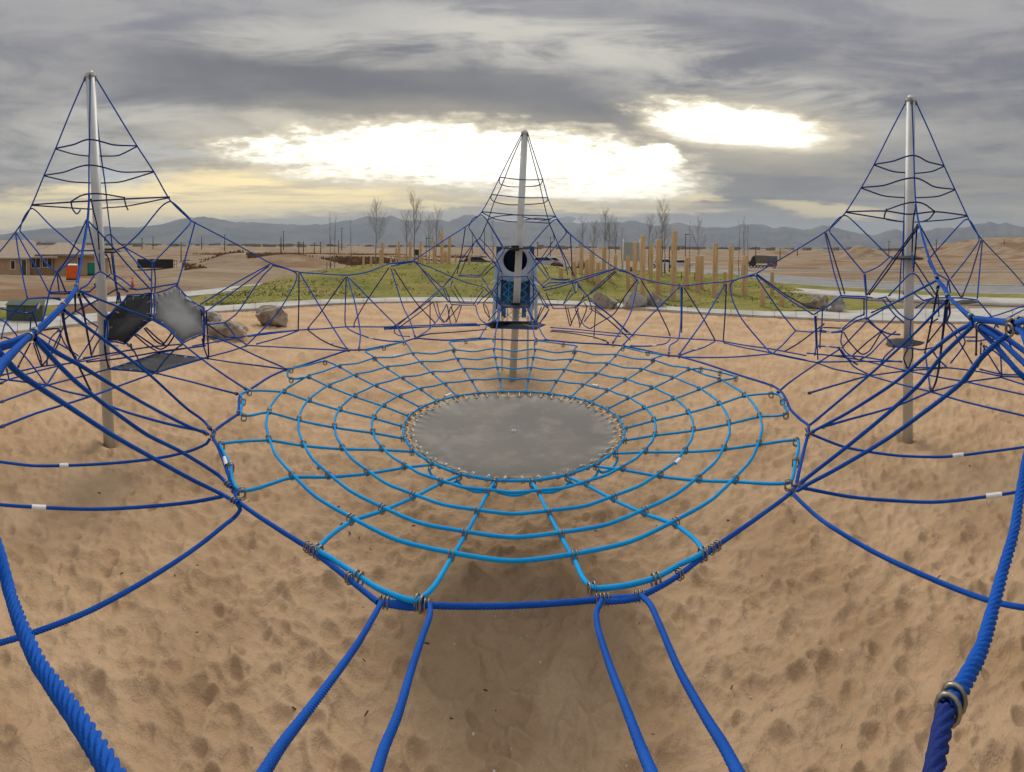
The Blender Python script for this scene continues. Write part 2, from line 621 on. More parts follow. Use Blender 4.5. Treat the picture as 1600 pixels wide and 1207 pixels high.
# desert floor reaching to the horizon
ga = np.concatenate([np.linspace(-1.25, 1.25, 620), np.linspace(1.29, 2 * PI - 1.29, 80)])
gr = np.concatenate([[0, 6, 10], np.geomspace(11.5, 60, 70), np.geomspace(61.5, 600, 190), np.geomspace(640, 20000, 40)])
GA, GR = np.meshgrid(ga, gr, indexing='ij')
gx, gy = GR * np.sin(GA), GR * np.cos(GA)
gz = ground_z(gx, gy)
amp = sst(30, 70, GR) * (1 - .6 * sst(500, 1500, GR))
gz = gz + (fbm2(gx, gy, 31, 5, .05, .55) * .55 + (.5 - np.abs(fbm2(gx, gy, 33, 3, .16, .5))) * .16 - .08) * amp * (1 - .7 * sst(-.05, .25, GA) * (1 - sst(80, 110, GR)))
inside = GR < pit_d(GA) + .5
gz = np.where(inside, -.55, gz - .03)
ground = link('ground', grid_mesh('ground', np.stack([gx, gy, gz], -1)), kind='structure')
gm = bpy.data.materials.new('desert')
gm.use_nodes = True
t = gm.node_tree
b = t.nodes['Principled BSDF']
h = NG(t)
P = h.n('ShaderNodeTexCoord').outputs['Object']
mp = h.n('ShaderNodeMapping')
t.links.new(P, mp.inputs[0])
mp.inputs['Scale'].default_value = (.25, 1, 1)
n1 = h.noise(P, .045, 8, .62)
n2 = h.noise(mp.outputs[0], .22, 7, .65)
n3 = h.noise(P, 1.4, 6, .7)
c = h.mix(h.ss(n2, .36, .62), (.245, .175, .115), (.35, .265, .18))
c = h.mix(h.mul(h.ss(n1, .50, .60), .85), c, (.215, .125, .068))       # dry reddish grass
c = h.mix(h.mul(h.ss(n3, .54, .68), .55), c, (.13, .085, .05))
c = h.mix(h.mul(h.ss(h.noise(mp.outputs[0], .07, 5, .6), .58, .64), .7), c, (.42, .35, .265))
t.links.new(c, b.inputs['Base Color'])
b.inputs['Roughness'].default_value = .97
b.inputs['Specular IOR Level'].default_value = .1
bp = h.n('ShaderNodeBump')
bp.inputs['Distance'].default_value = .15
t.links.new(n3, bp.inputs['Height'])
t.links.new(bp.outputs[0], b.inputs['Normal'])
ground.data.materials.append(gm)

CONC = pmat('concrete', (.50, .48, .44), .9, var=.08, nscale=1.2, bump=.003, bscale=90, color2=(.40, .38, .34), c2scale=.8, spec=.3)
ASPH = pmat('asphalt', (.24, .24, .245), .92, var=.1, nscale=.7, bump=.004, bscale=120, color2=(.27, .265, .26), c2scale=.3, spec=.3)


def slab_strip(name, segs, mat, thick=.14, gap=.007, label=None):
    """row of cast slabs; segs = list of (inner0, outer0, inner1, outer1) corner points"""
    par = link(name, None, kind='structure')
    for (i0, o0, i1, o1) in segs:
        def lerp(a, b_, q): return a + (b_ - a) * q
        L = (i1 - i0).length
        e = gap / max(L, .1)
        c4 = [lerp(i0, i1, e), lerp(o0, o1, e), lerp(o0, o1, 1 - e), lerp(i0, i1, 1 - e)]
        v = [Vector((q.x, q.y, q.z - thick)) for q in c4] + [Vector((q.x, q.y, q.z)) for q in c4]
        mb = MB()
        mb.addm(v, [(0, 1, 5, 4), (1, 2, 6, 5), (2, 3, 7, 6), (3, 0, 4, 7), (4, 5, 6, 7), (3, 2, 1, 0)])
        mb.go('slab', mat, par)
    return par


# path round the sand
segs = []
npan = 56
angs = [(-1.30 + 2.6 * i / npan) for i in range(npan + 1)]
for a0, a1 in zip(angs, angs[1:]):
    def pp(a, o):
        d = float(pit_d(a)) + (float(pathW(a)) if o else 0)
        return Vector((d * math.sin(a), d * math.cos(a), .06))
    segs.append((pp(a0, 0), pp(a0, 1), pp(a1, 0), pp(a1, 1)))
slab_strip('path', segs, CONC)
segs = []
angs = [1.30 + (2 * PI - 2.6) * i / 44 for i in range(45)]
for a0, a1 in zip(angs, angs[1:]): segs.append((pp(a0, 0), pp(a0, 1), pp(a1, 0), pp(a1, 1)))
mb = MB()
for q in segs:
    mb.addm([q[0], q[1], q[3], q[2]], [(0, 1, 2, 3)])
mb.go('pavement', CONC, kind='structure')

# second sidewalk on the left running away, x about -14.5
segs = []
ysw = [7.0 + 1.9 * i for i in range(44)]
for y0, y1 in zip(ysw, ysw[1:]):
    def q2(y, s):
        x = float(np.interp(y, [7, 18, 28, 40, 60, 90], [-17.8, -15.6, -15.0, -14.6, -13.2, -11.6])) + s
        return Vector((x, y, float(ground_z(np.array(x), np.array(y))) + .05))
    segs.append((q2(y0, 0), q2(y0, 1.7), q2(y1, 0), q2(y1, 1.7)))
slab_strip('sidewalk', segs, CONC)


# ------------------------------------------------------------------ lawn with the low berm
crest = interp_poly([((p - CX) / F, d) for p, d in [(300, 0), (400, .05), (470, .45), (560, 1.0), (650, 1.3), (780, 1.3), (860, 1.1), (940, .85), (1010, .75), (1100, .6), (1200, .42), (1260, .15), (1350, 0)]])


def lawn_z(x, y):
    a = np.arctan2(x, y)
    d = np.hypot(x, y)
    c = crest(a)
    k = sst(22.5, 29.5, d)
    st = .62 * k + .38 * (np.floor(k * 4) / 4 + sst(.55, 1, (k * 4) % 1) / 4)     # shallow terraces
    z = c * st * (1 - sst(33, 41, d))
    return z + ground_z(x, y) * (1 if True else 0)


def strip_grid(name, ang, d0, d1, n, zf, mat, wob=0.0, **kw):
    A2, K = np.meshgrid(ang, np.linspace(0, 1, n), indexing='ij')
    D0 = d0(A2)
    D = D0 + (d1(A2) - D0) * K
    x, y = D * np.sin(A2), D * np.cos(A2)
    z = zf(x, y)
    if wob: z = z + fbm2(x, y, 77, 4, .5, .6) * wob
    return link(name, grid_mesh(name, np.stack([x, y, z], -1)), mat, kind='structure', **kw)


lm = bpy.data.materials.new('lawn')
lm.use_nodes = True
t = lm.node_tree
b = t.nodes['Principled BSDF']
h = NG(t)
P = h.n('ShaderNodeTexCoord').outputs['Object']
mp = h.n('ShaderNodeMapping')
t.links.new(P, mp.inputs[0])
mp.inputs['Scale'].default_value = (.5, 1, 1)
c = h.mix(h.ss(h.noise(mp.outputs[0], .5, 6, .65), .36, .62), (.18, .185, .04), (.29, .25, .07))
c = h.mix(h.mul(h.ss(h.noise(P, 2.2, 5, .6), .52, .66), .7), c, (.14, .155, .03))
c = h.mix(h.mul(h.ss(h.noise(P, .33, 4, .6), .54, .66), .65), c, (.30, .22, .10))
c = h.mix(h.mul(h.ss(h.noise(P, 30, 4, .7), .5, .7), .3), c, (.09, .10, .02))
t.links.new(c, b.inputs['Base Color'])
b.inputs['Roughness'].default_value = .9
b.inputs['Specular IOR Level'].default_value = .15
bp = h.n('ShaderNodeBump')
bp.inputs['Distance'].default_value = .035
t.links.new(h.add(h.noise(P, 22, 5, .7), h.noise(P, 3, 4, .6)), bp.inputs['Height'])
t.links.new(bp.outputs[0], b.inputs['Normal'])

px2a = lambda p: (p - CX) / F
back = interp_poly([(px2a(p), d) for p, d in [(296, 20.8), (330, 23), (380, 26.5), (430, 30), (500, 35.5), (560, 41.5), (650, 47), (800, 47), (950, 45), (1020, 43), (1060, 40), (1120, 36), (1160, 33), (1210, 29), (1250, 26.5), (1300, 24.6), (1350, 22.2), (1400, 19.9), (1430, 19.1)]])
lawn = strip_grid('lawn', np.linspace(px2a(296), px2a(1428), 380), lambda a: pit_d(a) + pathW(a), back, 120,
                  lambda x, y: lawn_z(x, y) + .035, lm, .10)
# strip of grass between sidewalk and road on the right, and left by the utility box
rin = [(17.6, 62), (17.3, 48), (17.2, 40), (17.4, 29.5), (18.6, 23), (20.6, 17.6), (22.9, 10.5), (25, 2), (27, -14)]
rout = [(22.6, 62), (22.0, 48), (21.8, 40), (22.1, 34), (23.2, 27), (25.6, 19.5), (28.9, 12.5), (31.5, 4), (34, -14)]


def poly_resample(P, n):
    P = np.array(P, float)
    L = np.concatenate([[0], np.cumsum(np.hypot(*np.diff(P, axis=0).T))])
    s_ = np.linspace(0, L[-1], n)
    return np.stack([np.interp(s_, L, P[:, 0]), np.interp(s_, L, P[:, 1])], 1)


def ribbon(name, A, B, n, zoff, mat, m_=6, thick=0, **kw):
    A, B = poly_resample(A, n), poly_resample(B, n)
    K = np.linspace(0, 1, m_)[None, :, None]
    Q = A[:, None] * (1 - K) + B[:, None] * K
    z = ground_z(Q[..., 0], Q[..., 1]) + zoff
    if thick:
        Q = np.concatenate([Q[:, :1], Q, Q[:, -1:]], 1)
        z = np.concatenate([z[:, :1] - thick, z, z[:, -1:] - thick], 1)
    return link(name, grid_mesh(name, np.concatenate([Q, z[..., None]], -1), smooth=not thick), mat, kind='structure', **kw)


def offs(P, dx): return [(x + dx, y) for x, y in P]


ribbon('road', rin, rout, 120, .012, ASPH)
ribbon('kerb', [(x - .16, y) for x, y in rin], rin, 120, .11, CONC, 2, .2)
ribbon('kerb', rout, [(x + .16, y) for x, y in rout], 120, .11, CONC, 2, .2)
ribbon('verge', [(x - 2.6, y) for x, y in rin], [(x - .16, y) for x, y in rin], 120, .06, lm, 4)
ribbon('footpath', [(14.0, 62), (14.2, 48), (14.0, 40), (13.6, 31), (13.6, 25.5), (14.4, 20), (16.6, 14), (19, 7), (20.5, -4)],
       [(x - 2.6, y) for x, y in rin[:-1]] + [(24, -4)], 120, .11, CONC, 4, .12)
# second road far right with a pale kerb line beyond it
ribbon('dirt_track', [(60, 22), (45, 34), (32, 50), (16, 76), (4, 100)], [(60, 25.5), (47, 37), (34, 53), (19, 79), (8, 102)], 80, .04,
       pmat('gravel_pale', (.50, .44, .36), .95, nscale=.6), 3)
ribbon('kerb', [(64, 10), (57, 22), (44, 33.5), (31, 49.5), (15, 75), (3, 99)], [(64.3, 10), (57.4, 22.3), (44.4, 33.9), (31.4, 49.9), (15.4, 75.4), (3.4, 99.4)], 80, .16,
       pmat('kerb_pale', (.66, .62, .55), .9), 2, .2)
strip_grid('grass_verge', np.linspace(px2a(-330), px2a(90), 60), lambda a: pit_d(a) + pathW(a), interp_poly([(px2a(-330), 18), (px2a(0), 19.8), (px2a(90), 18.6)]), 20,
           lambda x, y: ground_z(x, y) + .03, lm, .05)

# ------------------------------------------------------------------ far ridges
sil = [(-140, 372), (-70, 369), (0, 367), (40, 361), (75, 357), (110, 356), (125, 353), (170, 354), (210, 356), (245, 352), (285, 342), (300, 339.5), (318, 339), (345, 343), (365, 347), (400, 348),
       (430, 350), (460, 351), (500, 351), (515, 349), (550, 344), (575, 338), (590, 339), (600, 339), (612, 337), (630, 345), (650, 345), (690, 343), (700, 346), (725, 337), (735, 336), (750, 338), (775, 346),
       (820, 347), (850, 344), (870, 346), (900, 349), (930, 347), (960, 347), (970, 348), (985, 344), (1000, 347), (1020, 353), (1045, 350), (1060, 348), (1080, 352), (1100, 355), (1130, 356), (1145, 354),
       (1160, 351), (1180, 350), (1195, 352), (1210, 357), (1222, 354), (1240, 356), (1260, 359), (1270, 358), (1285, 351), (1300, 354), (1320, 360), (1340, 364), (1365, 368), (1390, 360), (1400, 358),
       (1420, 364), (1445, 362), (1465, 356), (1485, 356), (1505, 356), (1530, 349), (1545, 347), (1560, 350), (1570, 348), (1590, 354), (1610, 357), (1680, 350), (1750, 360)]


def ridge(name, tab, D, depth, mat, seed):
    pts = []
    for p, y in tab:
        v = at(p, y, D)
        pts.append((math.atan2(v.x, v.y), v.z))
    lo, hi = pts[0][0], pts[-1][0]
    rg = random.Random(seed)
    a = hi
    while a < lo + 2 * PI - .08:      # the range goes on round the valley
        a += rg.uniform(.03, .07)
        pts.append((a, rg.uniform(300, 800) * D / 12500))
    pts.append((lo + 2 * PI, pts[0][1]))
    A1 = np.linspace(lo, lo + 2 * PI, 1500)
    Hh = np.interp(A1, [p[0] for p in pts], [p[1] for p in pts])
    Hh = Hh * (1 + .05 * fbm2(A1 * 120, A1 * 0, seed, 4, 1.0, .55))
    K = np.linspace(-1, 1, 41)
    AA, KK = np.meshgrid(A1, K, indexing='ij')
    prof = (1 - np.abs(KK)) ** 1.15
    x0 = np.sin(AA)
    y0 = np.cos(AA)
    DD = D + KK * depth
    n = fbm2(AA * 90, KK * 3, seed + 5, 5, 1.0, .6)
    gul = np.abs(fbm2(AA * 160, KK * 1.2, seed + 6, 3, 1.0, .5))
    z = -6 + (Hh[:, None] + 6) * prof * (1 + (.22 * n - .25 * gul) * np.clip(1 - prof, 0, 1) * 2.0)
    return link(name, grid_mesh(name, np.stack([DD * x0, DD * y0, z], -1)), mat, kind='structure')


mtn = pmat('mountain_rock', (.085, .09, .105), .98, var=.35, nscale=.002, color2=(.15, .13, .11), c2scale=.001, spec=.05)
mtn2 = pmat('mountain_snow', (.17, .19, .22), .95, var=.3, nscale=.004, color2=(.75, .78, .84), c2scale=.0022, c2lo=.44, c2hi=.54, spec=.05)
ridge('mountains', sil, 11500, 2600, mtn, 41)
ridge('mountains', [(-140, 372), (300, 352), (520, 356), (700, 352), (760, 347), (800, 343), (830, 344), (850, 341), (870, 342), (885, 338.5), (892, 340), (905, 340), (920, 343), (940, 345), (960, 350), (1040, 356), (1200, 364), (1400, 368), (1600, 361), (1750, 366)], 15500, 2200, mtn2, 52)

# ------------------------------------------------------------------ air
HAZE = 7.6e-5
hb_ = MB().box(-19500, 19500, -19500, 19500, -12, 1150)
hzo = hb_.go('haze', None, kind='stuff')
hm = bpy.data.materials.new('haze')
hm.use_nodes = True
t = hm.node_tree
t.nodes.clear()
o_ = t.nodes.new('ShaderNodeOutputMaterial')
pv = t.nodes.new('ShaderNodeVolumePrincipled')
pv.inputs['Color'].default_value = (.70, .80, .93, 1)
pv.inputs['Density'].default_value = HAZE
pv.inputs['Anisotropy'].default_value = 0.2
t.links.new(pv.outputs[0], o_.inputs['Volume'])
hzo.data.materials.append(hm)

# ================================================================== rope playground
ROPE = bpy.data.materials.new('blue_rope')


def rope_material(name, col, lighter):
    m = bpy.data.materials.new(name)
    m.use_nodes = True
    t = m.node_tree
    b = t.nodes['Principled BSDF']
    h = NG(t)
    P = h.n('ShaderNodeTexCoord').outputs['Object']
    c = h.mix(h.ss(h.noise(P, 3.0, 5, .6), .35, .65), col, lighter)
    c = h.mix(h.mul(h.ss(h.noise(P, 240, 3, .6), .5, .75), .25), c, tuple(.5 * q + .04 for q in col))
    t.links.new(c, b.inputs['Base Color'])
    b.inputs['Roughness'].default_value = .72
    b.inputs['Specular IOR Level'].default_value = .22
    bp = h.n('ShaderNodeBump')
    bp.inputs['Distance'].default_value = .0012
    t.links.new(h.noise(P, 500, 2, .6), bp.inputs['Height'])
    t.links.new(bp.outputs[0], b.inputs['Normal'])
    return m


bpy.data.materials.remove(ROPE)
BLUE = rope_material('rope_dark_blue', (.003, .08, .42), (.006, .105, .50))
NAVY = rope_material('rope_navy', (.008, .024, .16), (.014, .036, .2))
CYAN = rope_material('rope_light_blue', (.003, .34, .78), (.005, .41, .86))
STEEL = pmat('galvanised_steel', (.62, .64, .63), .5, metal=.1, var=.09, nscale=3.0, color2=(.5, .52, .51), c2scale=1.5, bump=.0006, bscale=40)
WIRE = pmat('clamp_steel', (.27, .25, .215), .38, metal=.85, var=.2, nscale=30)
BLACKR = pmat('black_rubber', (.018, .018, .02), .55, var=.3, nscale=10, bump=.001, bscale=200)
MEMB = pmat('black_membrane', (.014, .014, .016), .42, var=.3, nscale=4, bump=.002, bscale=14, color2=(.03, .03, .032), c2scale=5)
GREYM = pmat('grey_membrane', (.20, .20, .205), .8, var=.06, nscale=3, bump=.002, bscale=9, color2=(.16, .16, .165), c2scale=4, spec=.25)
SLEEVE = pmat('white_sleeve', (.74, .74, .72), .5, var=.06, nscale=40)
RR0 = .0095


def tok(s, planes, dz=0.0):
    """'x,y,d' -> points; d may be a number, z<number> or a plane letter; blanks are interpolated"""
    items = []
    for w_ in s.split():
        q = w_.split(',')
        x, y = float(q[0]), float(q[1])
        P = None
        if len(q) > 2:
            m_ = q[2]
            if m_[0] == 'z': P = atz(x, y, float(m_[1:]))
            elif m_ in planes: P = atplane(x, y, *planes[m_])
            else: P = at(x, y, float(m_))
        items.append([x, y, P])
    known = [i for i, it in enumerate(items) if it[2] is not None]
    D = {i: math.hypot(items[i][2].x, items[i][2].y) for i in known}
    xs_ = [i for i in known]
    out = []
    for i, it in enumerate(items):
        if it[2] is None:
            d = float(np.interp(i, xs_, [D[k] for k in xs_]))
            it[2] = at(it[0], it[1], d)
        out.append(it[2])
    return out


class Net:
    def __init__(s, name, label, cat, loc, group, planes):
        s.root = thing(name, label, cat, loc, group=group)
        s.o = Vector(loc)
        s.pl = planes
        s.ends = []
    def rope(s, spec, r=RR0, mat=BLUE, twist=None, sub=None, clamp=True, name='rope', jitter=0):
        P = tok(spec, s.pl) if isinstance(spec, str) else [Vector(p) for p in spec]
        near = min(math.hypot(p.x, p.y) for p in P)
        if twist is None: twist = near < 5.2
        if sub is None: sub = 6 if len(P) > 2 else 1
        Q = smooth_path(P, sub)
        if twist: V = tube_pts(Q, r, 24 if near < 3.4 else 12, True, .008 if near < 2.0 else .0125, .30 if near < 1.3 else .38)
        else: V = tube_pts(Q, r, 6, False, .12)
        V = V - np.array(s.o)
        link(name, grid_mesh(name, V, True, closed=True), mat, s.root)
        if clamp: s.ends += [(P[0], (P[1] - P[0]).normalized(), r), (P[-1], (P[-2] - P[-1]).normalized(), r)]
        return P
    def many(s, txt, **kw):
        for ln in txt.strip().splitlines():
            ln = ln.split('#')[0].strip()
            if not ln: continue
            k = dict(kw)
            while ln[0] in '!@~&':
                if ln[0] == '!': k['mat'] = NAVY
                if ln[0] == '@': k['r'] = RR0
                if ln[0] == '~': k['clamp'] = False
                if ln[0] == '&': k['twist'] = True
                ln = ln[1:].strip()
            s.rope(ln, **k)
    def clamps(s, mindist=.10, limit=150):
        """a pressed steel ferrule where ropes meet"""
        done = []
        for p, d, r in s.ends:
            if len(done) >= limit: break
            c = p + d * .03
            if any((c - q).length < mindist for q in done): continue
            if math.hypot(p.x, p.y) < .9 or abs(math.atan2(p.x, p.y)) > 1.25: continue
            done.append(c)
            o = link('rope_clamp', FERR, None, s.root)
            o.location = c - s.o
            o.rotation_euler = d.to_track_quat('Z', 'Y').to_euler()
            o.scale = (r / RR0,) * 3
    def sleeve(s, spec, r=RR0):
        P = tok(spec, s.pl)
        a, b_ = P[0], P[-1]
        V = tube_pts([a, a.lerp(b_, .5), b_], r * 1.22, 10) - np.array(s.o)
        link('label_sleeve', grid_mesh('label_sleeve', V, True, True), SLEEVE, s.root)


# ferrule: two turns of round steel wire pressed on the rope
mb = MB()
for zc in (-.009, .009):
    n, k = 12, 5
    base_ = len(mb.v)
    vs_, fs = [], []
    for i in range(n):
        a = 2 * PI * i / n
        for j in range(k):
            e = 2 * PI * j / k
            rr_ = RR0 * 1.28 + math.cos(e) * .0032
            vs_.append((rr_ * math.cos(a), rr_ * math.sin(a), zc + math.sin(e) * .0032))
    for i in range(n):
        for j in range(k):
            fs.append((i * k + j, ((i + 1) % n) * k + j, ((i + 1) % n) * k + (j + 1) % k, i * k + (j + 1) % k))
    mb.addm(vs_, fs)
FERR = _mesh('rope_clamp', mb.v, mb.f, True)
FERR.materials.append(WIRE)

# double oval clamp holding two crossing ropes
mb = MB()
for xc in (-.0085, .0085):
    n, k = 14, 5
    vs_, fs = [], []
    for i in range(n):
        a = 2 * PI * i / n
        cx_, cz_ = math.cos(a), math.sin(a)
        yy = cx_ * .0155
        z_ = cz_ * .0125 + (.010 if cz_ > 0 else -.010)
        nx_, nz_ = cx_, cz_
        for j in range(k):
            e = 2 * PI * j / k
            vs_.append((xc + math.sin(e) * .0036, yy + nx_ * math.cos(e) * .0036, z_ + nz_ * math.cos(e) * .0036))
    for i in range(n):
        for j in range(k):
            fs.append((i * k + j, ((i + 1) % n) * k + j, ((i + 1) % n) * k + (j + 1) % k, i * k + (j + 1) % k))
    mb.addm(vs_, fs)
OVAL = _mesh('rope_clamp', mb.v, mb.f, True)
OVAL.materials.append(WIRE)


def oval(net, p, dirv, s_=1.0, tilt=0.0):
    o = link('rope_clamp', OVAL, None, net.root)
    o.location = Vector(p) - net.o
    dirv = Vector(dirv)
    o.rotation_euler = (tilt, 0, math.atan2(dirv.y, dirv.x))
    o.scale = (s_,) * 3


# ------------------------------------------------------------------ masts
def mast(top, foot, dt, df, r0, r1, label):
    a = at(*foot, df)
    zf = 0.0
    a.z = -.05
    b_ = at(*top, dt)
    t_ = thing('steel_mast', label, 'mast', (a.x, a.y, 0), group='steel masts of the rope playground')
    L = b_ - Vector((a.x, a.y, 0))
    mb = MB()
    mb.cyl((0, 0, -.3), L * .995, r0, r1, 28)
    o = mb.go('tube', STEEL, t_)
    o.data.polygons.foreach_set('use_smooth', [len(p.vertices) == 4 for p in o.data.polygons])
    mb = MB()
    mb.cyl(L * .995, L * 1.004, r1 * 1.12, r1 * 1.12, 24)
    mb.cyl(L * 1.004, L * 1.012, r1 * .9, r1 * .5, 24)
    mb.go('cap', STEEL, t_)
    for k in range(4):
        an = k * PI / 2 + PI / 4
        e = Vector((math.cos(an), math.sin(an), 0)) * r1 * 1.1
        mb = MB()
        mb.cyl(L * .985 + e, L * .999 + e, .012, .012, 8)
        mb.go('rope_eye', WIRE, t_)
    return a, L


mL = mast((141, 118), (173, 697), 5.80, 5.74, .072, .060, 'left steel mast with the black and grey panels beside it')
mR = mast((1423, 156), (1418, 690), 5.95, 6.06, .068, .060, 'right steel mast standing before the grey road')
mF = mast((820, 208), (800, 593), 8.75, 8.75, .068, .062, 'farthest steel mast standing in front of the round slide opening')

# hanging planes between the masts: rope curtains
A1, B1 = (-3.84, 4.60), (-.87, 8.15)
A2_, B2_ = (3.77, 4.79), (.95, 8.15)
PL = {'c': (A1, B1), 'k': (A2_, B2_)}

# ================================================================== left climbing net
nl = Net('climbing_net', 'left climbing net with black and grey membrane panels hung beside its mast', 'climbing net', (-4.44, 3.79, 0), 'pyramid climbing nets', PL)
nl.many('''
134,119,5.8 110,175 87,232,5.8 69,274 50,320,5.9 38,343 24,363,6.0 0,393,6.3 -30,425,6.8
141,117,5.72 140,218,5.35 139,258,5.2 139,303,5.0 137,338,4.7 128,395,3.9 119,449,3.0
148,119,5.8 180,172 214,228,5.83 240,268 265,312,5.9 281,329 300,346,6.0
144,118,5.9 158,244,6.3 164,286,6.4 168,325,6.6 173,365,6.7 180,430 186,470
~@140,303,4.95 138,340,4.65 129,395,3.85 120,449,3.0
@119,449,3.0 110,462 97,478,2.2
@121,450,3.0 112,464 99,480,2.2
@97,478,2.2 74,500 51,521,1.5
@99,480,2.2 76,503 53,524,1.5
@50,521,1.5 25,532 0,540,1.25 -50,548,1.1 -400,500,1.05 -900,420,1.0 -1480,330,.98
@51,524,1.5 25,536 0,544,1.25 -50,554,1.1 -400,510,1.05 -900,432,1.0 -1480,345,.98
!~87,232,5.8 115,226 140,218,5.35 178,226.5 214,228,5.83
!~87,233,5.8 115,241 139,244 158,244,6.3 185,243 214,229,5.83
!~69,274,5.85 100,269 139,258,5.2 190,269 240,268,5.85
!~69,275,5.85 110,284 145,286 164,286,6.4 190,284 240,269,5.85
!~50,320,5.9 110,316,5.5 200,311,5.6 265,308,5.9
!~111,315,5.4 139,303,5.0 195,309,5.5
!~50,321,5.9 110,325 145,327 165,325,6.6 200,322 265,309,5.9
!~111,316,5.4 113,326 119,334,5.5 124,331 126,326,5.9
!~194,310,5.5 197,322 200,328,5.9
31,361,5.9 35,345 43,331 50,326 58,331,5.9 76,350 100,371 124,392,5.6
124,392,5.6 152,392,5.8 172,394,5.95 186,389 195,386,5.8
31,361,5.9 50,383 65,402 75,415 89,426,5.3
89,426,5.3 104,414 124,393,5.6
24,363,6.0 31,410 37,440 43,467,5.5
26,364,6.0 40,390 60,425 76,456,5.6
135,344,4.7 125,365 105,405 89,427,5.0 78,455 70,490 62,515,4.6
138,346,4.7 150,358 175,385 200,415 235,452,5.1
137,347,4.7 147,390 157,423,5.3
!142,311,5.0 146,330 152,355,5.5 155,390,5.7
89,426,5.3 91,445 93,460,5.3
!91,428,5.2 96,440 103,457,5.3
!155,396,5.7 157,422,5.4
118,455,4.6 137,445 148,430,5.3 157,425,5.4 165,429 180,440 200,456,5.3
195,386,5.8 220,362 252,323 265,315,5.9 272,318 290,335 297,343,6.0 295,352 245,405 238,410,5.6
238,410,5.6 222,402 195,387,5.8
@305,347,6.0 292,395 277,446,5.6
238,411,5.6 237,435 237,456,5.2
!240,411,5.65 243,435 242,456,5.2
195,388,5.8 215,412 237,440,5.4
!163,376,6.3 165,370 171,367,6.7 176,370 185,379 195,386,5.8
!165,397,6.0 170,405 174,428,6.2
174,428,6.2 180,430 195,440 211,453,5.4
!174,395,6.4 178,430 186,474,6.4
!172,429,6.2 160,438 147,445,6.0
211,453,5.3 236,450 277,443,5.6
!168,460,6 183,452 190,452 200,456,5.6
!184,457,6 182,475,6 # end
!186,457,6 189,475,6
43,467,5.5 60,466 94,466,5.3
43,467,5.5 72,465 95,469,5.3
76,457,5.6 105,456 140,456,5.6
!140,456,5.6 151,446,5.8
!76,459,5.6 104,459 118,455,4.9
43,467,5.5 25,485 9,504,5.3 2,530,5.0
9,504,5.3 17,513 27,530 5,527,5.2
49,489,5.2 48,500 47,520,5.2
!51,490,5.2 58,510,5.2
0,482,5.6 25,487 49,489,5.2 60,475,5.4
9,504,5.3 0,499,5.5
119,452,3.2 160,470,4.0 238,499,4.95
125,455,3.4 140,474 155,488 165,495,4.8 173,490 182,480,4.9
!97,482,2.4 100,505 108,540 120,566 142,612,3.95
!123,460,3.1 131,490 138,530 143,554,4.6
!117,459,3.4 118,485,5.4
!118,487,5.5 135,478 153,469,5.6
112,491,5.2 118,487 125,490 140,503 153,511,5.4
100,500,5.2 112,490 
93,515,5.3 80,528 76,540 73,572,4.9
!66,516,5.3 93,515,5.3 90,540 66,572,4.9
!93,517,5.3 100,535 112,552 119,560,4.9
60,519,5.2 90,536 112,549 122,556,4.9
76,560,5 90,530 100,510,5.1
153,511,5.4 147,524 130,550 122,562,4.9
!143,556,4.6 150,540 160,525,5
!52,536,4.9 60,560 65,572,4.8
!55,536,4.9 63,558 66,573,4.8
!48,536,4.9 30,570 28,575,4.8
!10,575,4.8 14,592,4.7
166,496,4.9 163,535,4.9
!164,540,4.9 166,560 170,575,5.2
0,542,4.9 30,548 73,602,4.6
0,487,5.8 -40,480,6
''')
# low ropes running out to the sand edge side, about knee height below the net
nl.many('''
0,668,z1.2 60,645,z1.2 141,620,z1.2 190,602,z1.15 243,583,z1.1 280,571,z1.1 322,559,z1.1 360,549,z1.12 387,540,z1.15
141,620,z1.2 100,611,z1.2 73,602,z1.2 13,594,z1.2 -40,590,z1.2
0,629,z1.2 73,603,z1.2 130,588,z1.15 170,577,z1.1
0,600,z1.2 13,594,z1.2 60,580 92,572,z1.15 130,562 172,552,z1.15
0,587,z1.2 66,573,z1.2 110,568,z1.1 140,563 190,552,z1.1
-120,705,z1.2 0,668,z1.2
-120,662,z1.2 0,629,z1.2
243,583,z1.1 300,597,z1.18 340,608 372,616,z1.27
322,560,z1.1 360,566 400,571 447,577,z1.27
387,540,z1.15 443,543 500,546 545,548,z1.27
300,541,z1.1 340,534 387,525 420,520 467,516,c
250,551,z1.1 300,543 322,540,z1.15
170,577,z1.1 205,566 250,551,z1.1
73,602,z1.2 92,572,z1.15
!130,560,z1.15 170,553 230,543 285,538,z1.2
!135,566,z1.15 190,560 260,548 320,541,z1.15
''')
# thick ropes swinging towards the centre net
nl.many('''
@100,485,2.2 170,537 235,587,2.9 292,639 318,658,3.15 330,672,z1.29
@54,527,1.5 90,552 125,571,1.95 172,600 240,639,2.7 295,667 326,679,z1.29
@&54,530,1.45 90,569,1.6 122,600,1.75 172,639 230,680,2.15 282,706 340,742,2.4 361,762,z1.29
@-1480,360,.98 -900,400,1.0 -400,440,1.0 -60,500,1.05 0,553,1.15 25,580,1.25 57,603 112,639,1.6 175,680 235,714,1.95 300,750 345,772,2.25 372,786,z1.29
160,631,z1.3 200,645 260,662 322,675,z1.3
@238,500,4.95 262,514,4.8 285,537,4.6 330,572 387,610,z1.28
322,525,5.3 345,530 400,556 440,573 447,577,z1.28
@47,525,1.45 25,546,1.1 4,568,.85 -40,615,.7 -300,700,.7 -800,640,.8 -1480,520,.98
''')
nl.sleeve('58,483,5.3 63,474,5.3')
nl.sleeve('218,461,5.2 225,460,5.2')
nl.sleeve('238,472,5.15 238,481,5.15')
